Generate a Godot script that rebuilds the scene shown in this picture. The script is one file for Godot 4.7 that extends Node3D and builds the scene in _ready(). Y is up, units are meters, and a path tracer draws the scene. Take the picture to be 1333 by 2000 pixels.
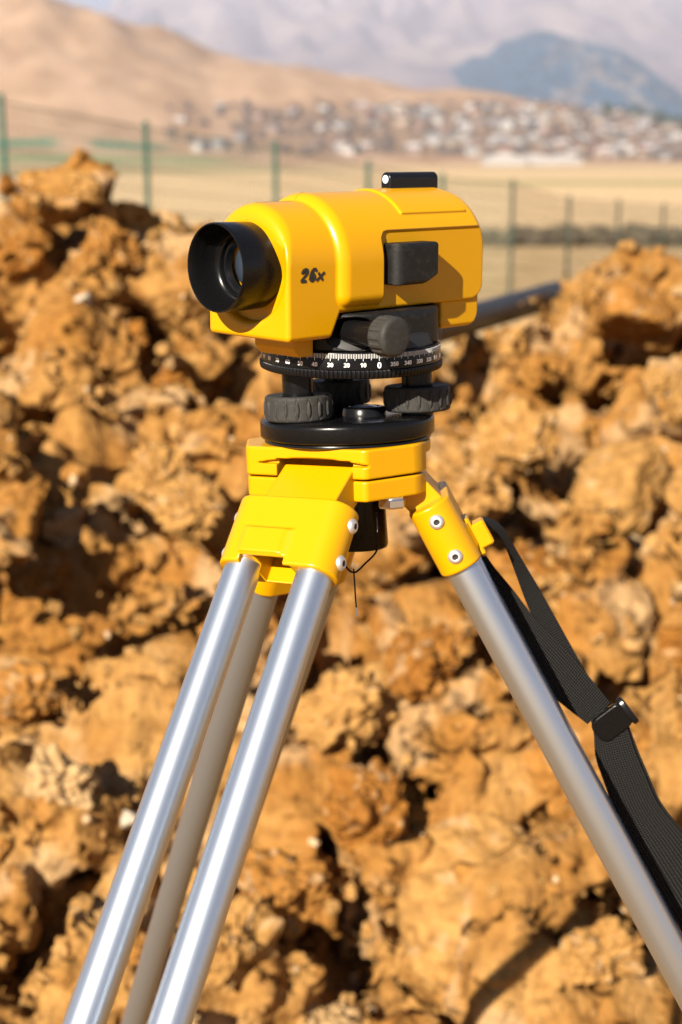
extends Node3D
# An optical levelling instrument on an aluminium tripod in front of a heap of dug earth, with fields, a fence, a village and hills behind.

const IO := Vector3(0.00639, 1.32231, -0.90627)      # centre of the graduated circle
const HO := Vector3(0.00559, 1.27751, -0.90627)      # pivot of the tripod head
var rng := RandomNumberGenerator.new()
var M := {}
var used := {}
var inst: Basis
var head: Basis

# ---------------------------------------------------------------- naming
func numbered(called: String) -> String:
	var n: int = used.get(called, 0)
	used[called] = n + 1
	return called if n == 0 else "%s_%03d" % [called, n]

func tag(o: Node, label := "", category := "", group := "", kind := "") -> Node:
	if label: o.set_meta("label", label)
	if category: o.set_meta("category", category)
	if group: o.set_meta("group", group)
	if kind: o.set_meta("kind", kind)
	return o

func obj(called: String, mesh: Mesh, mat: Material, parent: Node = null, t := Transform3D()) -> MeshInstance3D:
	var o := MeshInstance3D.new()
	o.mesh = mesh
	o.transform = t
	if mat: o.material_override = mat
	if parent == null or parent == self:
		o.name = numbered(called)
		add_child(o, true)
	else:
		o.name = called
		var n := 0
		while parent.has_node(NodePath(o.name)):
			n += 1
			o.name = "%s_%03d" % [called, n]
		parent.add_child(o, true)
	return o

func thing(called: String, label: String, category: String, t := Transform3D(), group := "") -> Node3D:
	var o := Node3D.new()
	o.name = numbered(called)
	add_child(o, true)
	o.transform = t
	tag(o, label, category, group)
	return o

# ---------------------------------------------------------------- mesh helpers
func finish(v: PackedVector3Array, n: PackedVector3Array, ix: PackedInt32Array, uv := PackedVector2Array(), col := PackedColorArray()) -> ArrayMesh:
	for k in range(0, ix.size(), 3):
		var a := ix[k]
		var b := ix[k + 1]
		var c := ix[k + 2]
		if (v[b] - v[a]).cross(v[c] - v[a]).dot(n[a] + n[b] + n[c]) > 0.0:
			ix[k + 1] = c
			ix[k + 2] = b
	var arr := []
	arr.resize(Mesh.ARRAY_MAX)
	arr[Mesh.ARRAY_VERTEX] = v
	arr[Mesh.ARRAY_NORMAL] = n
	arr[Mesh.ARRAY_INDEX] = ix
	if uv.size(): arr[Mesh.ARRAY_TEX_UV] = uv
	if col.size(): arr[Mesh.ARRAY_COLOR] = col
	var m := ArrayMesh.new()
	m.add_surface_from_arrays(Mesh.PRIMITIVE_TRIANGLES, arr)
	return m

func join(list: Array) -> ArrayMesh:   # [[mesh, transform], ...]
	var st := SurfaceTool.new()
	for e in list:
		st.append_from(e[0], 0, e[1])
	return st.commit()

# profile of (radius, height) turned round y; sharp where it bends more than 35 degrees
func lathe(p: Array, segs := 96) -> ArrayMesh:
	var rows := []      # [radius, y, nr, ny]
	for k in p.size() - 1:
		var d: Vector2 = p[k + 1] - p[k]
		var n := Vector2(d.y, -d.x).normalized()
		var na := n
		var nb := n
		if k > 0:
			var d0: Vector2 = p[k] - p[k - 1]
			var n0 := Vector2(d0.y, -d0.x).normalized()
			if n0.dot(n) > 0.6: na = (n + n0).normalized()
		if k < p.size() - 2:
			var d1: Vector2 = p[k + 2] - p[k + 1]
			var n1 := Vector2(d1.y, -d1.x).normalized()
			if n1.dot(n) > 0.6: nb = (n + n1).normalized()
		rows.append([p[k].x, p[k].y, na.x, na.y])
		rows.append([p[k + 1].x, p[k + 1].y, nb.x, nb.y])
	var v := PackedVector3Array()
	var n := PackedVector3Array()
	var uv := PackedVector2Array()
	var ix := PackedInt32Array()
	for r in rows.size():
		for s in segs + 1:
			var a := TAU * s / segs
			v.append(Vector3(cos(a) * rows[r][0], rows[r][1], sin(a) * rows[r][0]))
			n.append(Vector3(cos(a) * rows[r][2], rows[r][3], sin(a) * rows[r][2]))
			uv.append(Vector2(float(s) / segs, float(r) / rows.size()))
	for r in range(0, rows.size(), 2):
		for s in segs:
			var a := r * (segs + 1) + s
			ix.append_array([a, a + 1, a + segs + 1, a + 1, a + segs + 2, a + segs + 1])
	return finish(v, n, ix, uv)

# a surface of revolution whose radius also depends on the angle: f(angle, k) -> Vector2(radius, y)
func turned(rows: int, segs: int, f: Callable) -> ArrayMesh:
	var v := PackedVector3Array()
	for r in rows:
		for s in segs + 1:
			var a := TAU * s / segs
			var q: Vector2 = f.call(a, r)
			v.append(Vector3(cos(a) * q.x, q.y, sin(a) * q.x))
	return grid_mesh(v, rows, segs + 1, true)

func grid_mesh(v: PackedVector3Array, rows: int, cols: int, closed := false, outward := 0, uv := PackedVector2Array(), col := PackedColorArray()) -> ArrayMesh:
	var n := PackedVector3Array()
	n.resize(v.size())
	var ix := PackedInt32Array()
	ix.resize((rows - 1) * (cols - 1) * 6)
	var at := 0
	for r in rows:
		for s in cols:
			var k := r * cols + s
			var l := k - 1 if s > 0 else (r * cols + cols - 2 if closed else k)
			var g := k + 1 if s < cols - 1 else (r * cols + 1 if closed else k)
			var u := k - cols if r > 0 else k
			var d := k + cols if r < rows - 1 else k
			n[k] = (v[d] - v[u]).cross(v[g] - v[l]).normalized()
			if r < rows - 1 and s < cols - 1:
				for e in [k, k + 1, k + cols, k + 1, k + cols + 1, k + cols]:
					ix[at] = e
					at += 1
	if outward == 0:    # closed round y: normals away from the axis
		var sum := 0.0
		for k in v.size():
			sum += n[k].x * v[k].x + n[k].z * v[k].z
		outward = 1 if sum >= 0.0 else -1
	elif outward == 2:  # ground: normals up
		var up := 0.0
		for k in range(0, v.size(), 7):
			up += n[k].y
		outward = 1 if up >= 0.0 else -1
	if outward < 0:
		for k in n.size():
			n[k] = -n[k]
	return finish(v, n, ix, uv, col)

func tube(path: Array, r: float, segs := 12, caps := true) -> ArrayMesh:
	var v := PackedVector3Array()
	var n := PackedVector3Array()
	var uv := PackedVector2Array()
	var ix := PackedInt32Array()
	var side := Vector3.ZERO
	var run := 0.0
	for k in path.size():
		var a: Vector3 = path[maxi(k - 1, 0)]
		var b: Vector3 = path[mini(k + 1, path.size() - 1)]
		var d := (b - a).normalized()
		if side == Vector3.ZERO:
			side = d.cross(Vector3.UP if absf(d.y) < 0.9 else Vector3.RIGHT).normalized()
		side = (side - d * side.dot(d)).normalized()
		var other := d.cross(side)
		if k > 0: run += path[k].distance_to(path[k - 1])
		for s in segs + 1:
			var t := TAU * s / segs
			var w := side * cos(t) + other * sin(t)
			v.append(path[k] + w * r)
			n.append(w)
			uv.append(Vector2(float(s) / segs, run))
	for k in path.size() - 1:
		for s in segs:
			var a := k * (segs + 1) + s
			ix.append_array([a, a + 1, a + segs + 1, a + 1, a + segs + 2, a + segs + 1])
	if caps:
		for e in [0, path.size() - 1]:
			var to: Vector3 = (path[0] - path[1] if e == 0 else path[-1] - path[-2]).normalized()
			var c := v.size()
			v.append(path[e])
			n.append(to)
			uv.append(Vector2.ZERO)
			for s in segs + 1:
				v.append(v[e * (segs + 1) + s])
				n.append(to)
				uv.append(Vector2.ZERO)
			for s in segs:
				ix.append_array([c, c + 1 + s, c + 2 + s])
	return finish(v, n, ix, uv)

# box with chamfered edges
func block(size: Vector3, bevel := 0.001) -> ArrayMesh:
	var st := SurfaceTool.new()
	st.begin(Mesh.PRIMITIVE_TRIANGLES)
	st.set_smooth_group(-1)
	var h := size * 0.5
	var b := minf(bevel, minf(h.x, minf(h.y, h.z)) * 0.9)
	var quads := []
	for ax in 3:
		var u := (ax + 1) % 3
		var w := (ax + 2) % 3
		for s in [-1.0, 1.0]:
			var q := []
			for e in [[-1, -1], [1, -1], [1, 1], [-1, 1]]:
				var p := Vector3.ZERO
				p[ax] = s * h[ax]
				p[u] = e[0] * (h[u] - b)
				p[w] = e[1] * (h[w] - b)
				q.append(p)
			quads.append(q)
		for su in [-1.0, 1.0]:
			for sw in [-1.0, 1.0]:
				var q := []
				for e in [[-1, 0], [1, 0], [1, 1], [-1, 1]]:
					var p := Vector3.ZERO
					p[ax] = e[0] * (h[ax] - b)
					p[u] = su * (h[u] if e[1] == 0 else h[u] - b)
					p[w] = sw * (h[w] - b if e[1] == 0 else h[w])
					q.append(p)
				quads.append(q)
	for sx in [-1.0, 1.0]:
		for sy in [-1.0, 1.0]:
			for sz in [-1.0, 1.0]:
				quads.append([Vector3(sx * h.x, sy * (h.y - b), sz * (h.z - b)), Vector3(sx * (h.x - b), sy * h.y, sz * (h.z - b)), Vector3(sx * (h.x - b), sy * (h.y - b), sz * h.z)])
	for q in quads:
		var c := Vector3.ZERO
		for p in q:
			c += p
		var nn: Vector3 = (q[1] - q[0]).cross(q[2] - q[0])
		if nn.dot(c) > 0.0: q.reverse()
		for k in range(1, q.size() - 1):
			st.add_vertex(q[0])
			st.add_vertex(q[k])
			st.add_vertex(q[k + 1])
	st.generate_normals()
	return st.commit()

# surface nets over the cells that the surface f = 0 crosses
func nets(f: Callable, lo: Vector3, hi: Vector3, cell: float, loose := 0.0, keep = null, tint = null) -> ArrayMesh:
	var B := 6
	var nb := Vector3i(((hi - lo) / (cell * B)).ceil())
	var g := nb * B + Vector3i.ONE
	var sx := 1
	var sy := g.x
	var sz := g.x * g.y
	var val := PackedFloat32Array()
	val.resize(g.x * g.y * g.z)
	val.fill(9.0)
	var blocks := []
	var reach := cell * B * 0.5 * 1.7321 * 1.15 + cell + loose
	for bz in nb.z:
		for by in nb.y:
			for bx in nb.x:
				var c := lo + Vector3(bx + 0.5, by + 0.5, bz + 0.5) * cell * B
				if keep != null and not keep.call(c.x, c.y, c.z): continue
				if absf(f.call(c.x, c.y, c.z)) < reach:
					blocks.append(Vector3i(bx, by, bz) * B)
	for b in blocks:
		for k in B + 1:
			for j in B + 1:
				var at: int = (b.z + k) * sz + (b.y + j) * sy + b.x
				for i in B + 1:
					if val[at + i] == 9.0:
						val[at + i] = f.call(lo.x + (b.x + i) * cell, lo.y + (b.y + j) * cell, lo.z + (b.z + k) * cell)
	var vert := {}
	var v := PackedVector3Array()
	var n := PackedVector3Array()
	var ix := PackedInt32Array()
	var offs := [0, sx, sy, sx + sy, sz, sx + sz, sy + sz, sx + sy + sz]
	var pos := [Vector3(0, 0, 0), Vector3(1, 0, 0), Vector3(0, 1, 0), Vector3(1, 1, 0), Vector3(0, 0, 1), Vector3(1, 0, 1), Vector3(0, 1, 1), Vector3(1, 1, 1)]
	var edges := [[0, 1], [2, 3], [4, 5], [6, 7], [0, 2], [1, 3], [4, 6], [5, 7], [0, 4], [1, 5], [2, 6], [3, 7]]
	var e := cell * 0.35
	for b in blocks:
		for k in B:
			for j in B:
				for i in B:
					var at: int = (b.z + k) * sz + (b.y + j) * sy + b.x + i
					var mask := 0
					for q in 8:
						if val[at + offs[q]] < 0.0: mask |= 1 << q
					if mask == 0 or mask == 255: continue
					var sum := Vector3.ZERO
					var count := 0
					for ed in edges:
						var a: float = val[at + offs[ed[0]]]
						var c: float = val[at + offs[ed[1]]]
						if (a < 0.0) != (c < 0.0):
							sum += pos[ed[0]].lerp(pos[ed[1]], a / (a - c))
							count += 1
					var p: Vector3 = lo + (Vector3(b.x + i, b.y + j, b.z + k) + sum / count) * cell
					var nn := Vector3.ZERO
					var d0 := 0.0
					for w in [Vector3(1, -1, -1), Vector3(-1, -1, 1), Vector3(-1, 1, -1), Vector3(1, 1, 1)]:
						var d: float = f.call(p.x + w.x * e, p.y + w.y * e, p.z + w.z * e)
						nn += w * d
						d0 += d * 0.25
					nn = nn.normalized()
					p -= nn * clampf(d0, -cell * 0.5, cell * 0.5)
					vert[at] = v.size()
					v.append(p)
					n.append(nn)
	for at in vert:
		var inside: bool = val[at] < 0.0
		for ax in 3:
			var o: int = [sx, sy, sz][ax]
			if (val[at + o] < 0.0) == inside: continue
			var o1: int = [sy, sz, sx][ax]
			var o2: int = [sz, sx, sy][ax]
			if not (vert.has(at - o1) and vert.has(at - o2) and vert.has(at - o1 - o2)): continue
			var a: int = vert[at]
			var b2: int = vert[at - o1]
			var c2: int = vert[at - o1 - o2]
			var d2: int = vert[at - o2]
			ix.append_array([a, b2, c2, a, c2, d2])
	var col := PackedColorArray()
	if tint != null:
		for k in v.size():
			col.append(tint.call(v[k], n[k]))
	return finish(v, n, ix, PackedVector2Array(), col)

static func rmax(a: float, b: float, r: float) -> float:   # intersection with a rounded edge
	var u := maxf(a + r, 0.0)
	var w := maxf(b + r, 0.0)
	return sqrt(u * u + w * w) + minf(maxf(a, b), -r) if u > 0.0 and w > 0.0 else maxf(a, b)

static func smin(a: float, b: float, k: float) -> float:
	var h := maxf(k - absf(a - b), 0.0) / k
	return minf(a, b) - h * h * k * 0.25

static func step(a: float, b: float, x: float) -> float:
	var t := clampf((x - a) / (b - a), 0.0, 1.0)
	return t * t * (3.0 - 2.0 * t)

static func table(t: Array, x: float) -> float:     # smooth interpolation of [x, y, x, y, ...]
	if x <= t[0]: return t[1]
	for k in range(2, t.size(), 2):
		if x < t[k]:
			var s: float = (x - t[k - 2]) / (t[k] - t[k - 2])
			return lerpf(t[k - 1], t[k + 1], s * s * (3.0 - 2.0 * s) * 0.6 + s * 0.4)
	return t[-1]

# ---------------------------------------------------------------- materials
func noise(type: int, freq: float, seed_: int, octaves := 4) -> FastNoiseLite:
	var f := FastNoiseLite.new()
	f.noise_type = type
	f.frequency = freq
	f.seed = seed_
	f.fractal_octaves = octaves
	return f

func noise_map(f: FastNoiseLite, size: int, ramp: Array, normal := 0.0) -> NoiseTexture2D:
	var t := NoiseTexture2D.new()
	t.width = size
	t.height = size
	t.seamless = true
	t.noise = f
	if normal > 0.0:
		t.as_normal_map = true
		t.bump_strength = normal
	elif ramp.size():
		var g := Gradient.new()
		var offs := PackedFloat32Array()
		var cols := PackedColorArray()
		for r in ramp:
			offs.append(r[0])
			cols.append(r[1])
		g.offsets = offs
		g.colors = cols
		t.color_ramp = g
	return t

func lin(r: float, g: float, b: float) -> Color:
	return Color(r, g, b).linear_to_srgb()

func mat(called: String, c: Color, rough := 0.5, metal := 0.0) -> StandardMaterial3D:
	var m := StandardMaterial3D.new()
	m.resource_name = called
	m.albedo_color = c
	m.roughness = rough
	m.metallic = metal
	M[called] = m
	return m

func tri(m: StandardMaterial3D, scale: float, world := false) -> void:
	m.uv1_triplanar = true
	m.uv1_world_triplanar = world
	m.uv1_scale = Vector3.ONE * scale

func materials() -> void:
	var m := mat("yellow", lin(0.48, 0.236, 0.0003), 0.30)
	m.metallic_specular = 0.36
	m.normal_enabled = true
	m.normal_texture = noise_map(noise(FastNoiseLite.TYPE_SIMPLEX, 0.08, 3, 3), 256, [], 1.2)
	m.normal_scale = 0.05
	tri(m, 40.0)
	m = mat("black_plastic", lin(0.0035, 0.0035, 0.004), 0.30)
	m.metallic_specular = 0.32
	m.normal_enabled = true
	m.normal_texture = noise_map(noise(FastNoiseLite.TYPE_SIMPLEX, 0.12, 5, 3), 256, [], 3.0)
	m.normal_scale = 0.04
	m.roughness_texture = noise_map(noise(FastNoiseLite.TYPE_SIMPLEX, 0.02, 6, 5), 256, [[0.0, Color(0.7, 0.7, 0.7)], [1.0, Color(1, 1, 1)]])
	tri(m, 40.0)
	m = mat("dusty_black", Color.WHITE, 0.5)
	m.albedo_texture = noise_map(noise(FastNoiseLite.TYPE_SIMPLEX, 0.012, 8, 6), 512, [[0.0, lin(0.005, 0.005, 0.0055)], [0.6, lin(0.007, 0.007, 0.007)], [0.85, lin(0.014, 0.0135, 0.0125)], [1.0, lin(0.04, 0.036, 0.03)]])
	m.metallic_specular = 0.35
	m.normal_enabled = true
	m.normal_texture = M.black_plastic.normal_texture
	m.normal_scale = 0.12
	tri(m, 22.0)
	m = mat("rubber", Color.WHITE, 0.62)
	m.albedo_texture = noise_map(noise(FastNoiseLite.TYPE_SIMPLEX, 0.03, 9, 5), 256, [[0.0, lin(0.024, 0.023, 0.0215)], [0.7, lin(0.030, 0.029, 0.027)], [1.0, lin(0.05, 0.046, 0.041)]])
	m.metallic_specular = 0.3
	tri(m, 30.0)
	mat("gloss_black", lin(0.005, 0.005, 0.006), 0.25).metallic_specular = 0.35
	mat("deep_black", lin(0.006, 0.006, 0.006), 0.6)
	mat("white_print", lin(0.75, 0.76, 0.76), 0.5)
	mat("black_print", lin(0.012, 0.011, 0.010), 0.45)
	mat("seam", lin(0.22, 0.09, 0.002), 0.6)
	m = mat("aluminium", lin(0.50, 0.555, 0.625), 0.37, 0.95)
	m = mat("dark_aluminium", lin(0.30, 0.325, 0.355), 0.44, 0.85)  # darker, duller aluminium for the rear leg's upper tubes
	m = mat("rivet", lin(0.60, 0.60, 0.60), 0.45, 0.8)
	mat("steel", lin(0.66, 0.66, 0.66), 0.28, 1.0)
	m = mat("lens_glass", lin(0.02, 0.03, 0.05), 0.04)
	m.clearcoat_enabled = true
	m = mat("vial", lin(0.45, 0.55, 0.62), 0.06)
	m.clearcoat_enabled = true
	# woven nylon, with the shade between threads painted into its colour
	var im := Image.create(32, 32, false, Image.FORMAT_RGB8)
	var hm := Image.create(32, 32, false, Image.FORMAT_RGB8)
	for y in 32:
		for x in 32:
			var cx := x / 8
			var cy := y / 8
			var over := (cx + cy) % 2 == 0
			var u := (x % 8 + 0.5) / 8.0 - 0.5
			var w := (y % 8 + 0.5) / 8.0 - 0.5
			var h := sqrt(maxf(0.0, 1.0 - pow(2.0 * (u if over else w), 2.0))) * (1.0 - 0.8 * pow(2.0 * (w if over else u), 2.0))
			var c := 0.02 + 0.17 * h * h  # lighter thread crowns and dark gaps: weave shading put into the albedo
			im.set_pixel(x, y, Color(c, c * 0.98, c * 0.95))
			hm.set_pixel(x, y, Color(h, h, h))
	hm.bump_map_to_normal_map(6.0)
	m = mat("webbing", Color(1, 1, 1), 0.6)
	m.metallic_specular = 0.3
	m.albedo_texture = ImageTexture.create_from_image(im)
	m.normal_enabled = true
	m.normal_texture = ImageTexture.create_from_image(hm)
	m.normal_scale = 1.0
	# earth
	m = mat("earth", Color.WHITE, 0.95)
	m.vertex_color_use_as_albedo = true
	m.albedo_texture = noise_map(noise(FastNoiseLite.TYPE_SIMPLEX, 0.010, 21, 7), 1024, [[0.0, lin(0.50, 0.43, 0.36)], [0.35, lin(0.78, 0.75, 0.71)], [0.6, lin(0.95, 0.95, 0.93)], [0.8, lin(1.0, 1.0, 1.0)], [0.88, lin(1.0, 1.0, 1.0)], [1.0, lin(1.0, 1.0, 1.0)]])
	m.normal_enabled = true
	m.normal_texture = noise_map(noise(FastNoiseLite.TYPE_SIMPLEX, 0.014, 22, 7), 1024, [], 12.0)
	m.normal_scale = 1.3
	m.specular_mode = BaseMaterial3D.SPECULAR_SCHLICK_GGX
	m.metallic_specular = 0.2
	tri(m, 2.2, true)
	m = mat("stone", Color.WHITE, 0.9)
	m.albedo_texture = noise_map(noise(FastNoiseLite.TYPE_SIMPLEX, 0.012, 25, 6), 512, [[0.0, lin(0.18, 0.125, 0.062)], [0.5, lin(0.245, 0.175, 0.090)], [1.0, lin(0.32, 0.24, 0.14)]])
	m.normal_enabled = true
	m.normal_texture = M.earth.normal_texture
	m.normal_scale = 0.5
	tri(m, 4.0, false)
	m = mat("pale_stone", Color.WHITE, 0.9)
	m.albedo_texture = noise_map(noise(FastNoiseLite.TYPE_SIMPLEX, 0.012, 26, 6), 512, [[0.0, lin(0.26, 0.20, 0.14)], [0.5, lin(0.37, 0.31, 0.23)], [1.0, lin(0.47, 0.41, 0.33)]])
	tri(m, 4.0, false)
	m = mat("land", Color.WHITE, 1.0)
	m.vertex_color_use_as_albedo = true
	m.albedo_texture = noise_map(noise(FastNoiseLite.TYPE_SIMPLEX, 0.012, 31, 6), 1024, [[0.0, lin(0.60, 0.57, 0.52)], [0.5, lin(0.85, 0.84, 0.82)], [1.0, lin(1, 1, 1)]])
	m.metallic_specular = 0.1
	tri(m, 0.05, true)
	m = mat("far_land", Color.WHITE, 1.0)
	m.vertex_color_use_as_albedo = true
	m.metallic_specular = 0.1
	mat("fence_green", lin(0.022, 0.075, 0.055), 0.8)
	mat("fence_dark", lin(0.03, 0.045, 0.035), 0.8)
	mat("pipe_black", lin(0.022, 0.023, 0.026), 0.45)
	mat("pipe_bore", lin(0.012, 0.012, 0.013), 0.7)
	mat("scrub", lin(0.075, 0.058, 0.035), 1.0)
	mat("bare_tree", lin(0.085, 0.065, 0.055), 1.0)
	mat("pine", lin(0.018, 0.030, 0.018), 1.0)
	for w in [["wall_white", 0.30, 0.285, 0.275], ["wall_cream", 0.27, 0.22, 0.17], ["wall_pink", 0.2, 0.145, 0.12], ["wall_grey", 0.16, 0.15, 0.145], ["roof_red", 0.14, 0.065, 0.045], ["roof_grey", 0.15, 0.15, 0.16], ["roof_pale", 0.34, 0.33, 0.33], ["roof_brown", 0.075, 0.05, 0.038]]:
		mat(w[0], lin(w[1], w[2], w[3]), 0.9)

# ---------------------------------------------------------------- instrument
static func arch(y: float, az: float, w: float) -> float:
	var dy := y - 0.0635
	return sqrt(dy * dy + az * az) - w if dy > 0.0 else az - w

static func body_shape(x: float, y: float, z: float) -> float:
	var az := absf(z)
	var dy := y - 0.0635
	# the eyepiece block, which runs on under the barrel
	var rf := lerpf(0.0028, 0.0100, step(0.062, 0.094, y))
	var a1 := arch(y, az, 0.0365)
	var fb := rmax(a1, -0.0865 - x, rf)
	# underside: chin in front, notch for the base behind it
	var chin := rmax(0.0212 - y, (x + 0.0435 + (0.0355 - y) * 0.52) * 0.887, 0.002)
	var under := minf(chin, 0.0354 - y)
	var d := maxf(rmax(fb, under, 0.003), x - 0.0850)
	d = maxf(d, rmax(0.0354 - y, x - 0.0862, 0.014)) if x > 0.0 else d
	# scoop round the eyecup
	var rr := sqrt(dy * dy + az * az)
	var floor_ := lerpf(-0.0800, -0.0862, step(0.056, 0.082, y))
	d = -smin(-d, maxf(rr - 0.0325, x - floor_), 0.004)
	# the barrel shell with its rounded front band
	var a2 := arch(y, az, 0.0415)
	var s := rmax(a2, -0.0485 - x, 0.0085)
	s = rmax(s, x - 0.0855, 0.0085)
	s = rmax(s, 0.0380 - y, 0.0080)
	d = smin(d, s, 0.0012)
	# raised plate on top
	if dy > 0.01:
		var pl := rmax(rr - 0.0430, absf(x - 0.0425) - 0.0305, 0.0014)
		pl = rmax(pl, az * 0.669 - dy * 0.743, 0.0014)
		d = smin(d, pl, 0.0010)
	# recess with the flat panel that carries the focusing knob
	if z > 0.0:
		d = maxf(d, -maxf(rmax(-0.0122 - x, y - 0.0822, 0.0070), 0.0358 - z))
	# rear skirt
	if x > 0.03:
		var k := rmax(rmax(0.0475 - x, az - 0.0340, 0.0015), 0.0182 - y, 0.0030)
		k = rmax(k, maxf(x - 0.0838, y - 0.044), 0.0015)
		k = maxf(k, rmax(x - 0.0838, 0.0182 - y, 0.0110))
		d = minf(d, k)
	return d

func text(s: String, size: float, f: Font, depth := 0.0003) -> TextMesh:   # to be scaled by size / 0.064
	var t := TextMesh.new()
	t.text = s
	t.font = f
	t.font_size = 64
	t.pixel_size = 0.001
	t.depth = depth / size * 0.064
	t.curve_step = 1.0
	return t

func knob_mesh(r: float, h: float, hole: float, ribs: int, depth: float) -> ArrayMesh:
	# a hand wheel: rounded rim with oval ribs standing in shallow hollows
	var prof := []
	var b := 0.0022
	prof.append(Vector2(hole, h * 0.5 - 0.0012))
	prof.append(Vector2(r - b - 0.002, h * 0.5 - 0.0004))
	for k in 6:
		var a := PI * 0.5 * k / 5.0
		prof.append(Vector2(r - b + b * sin(a), h * 0.5 - b + b * cos(a)))
	for k in 9:
		prof.append(Vector2(r, lerpf(h * 0.5 - b, -h * 0.5 + b, (k + 1) / 10.0)))
	for k in 6:
		var a := PI * 0.5 * k / 5.0
		prof.append(Vector2(r - b + b * cos(a), -h * 0.5 + b - b * sin(a)))
	prof.append(Vector2(hole, -h * 0.5))
	var f := func(a: float, k: int) -> Vector2:
		var q: Vector2 = prof[k]
		if k >= 4 and k <= prof.size() - 4:
			var ph := fposmod(a * ribs / TAU, 1.0) - 0.5
			var yy := q.y / (h * 0.5)
			var e := sqrt(pow(ph / 0.17, 2.0) + pow(yy / 0.72, 2.0))
			var bump := depth * (1.0 - smoothstep(0.65, 1.0, e)) - depth * 0.6 * (smoothstep(0.7, 1.0, e) - smoothstep(1.0, 1.35, e))
			q.x += bump
		return q
	return turned(prof.size(), ribs * 16, f)

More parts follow.
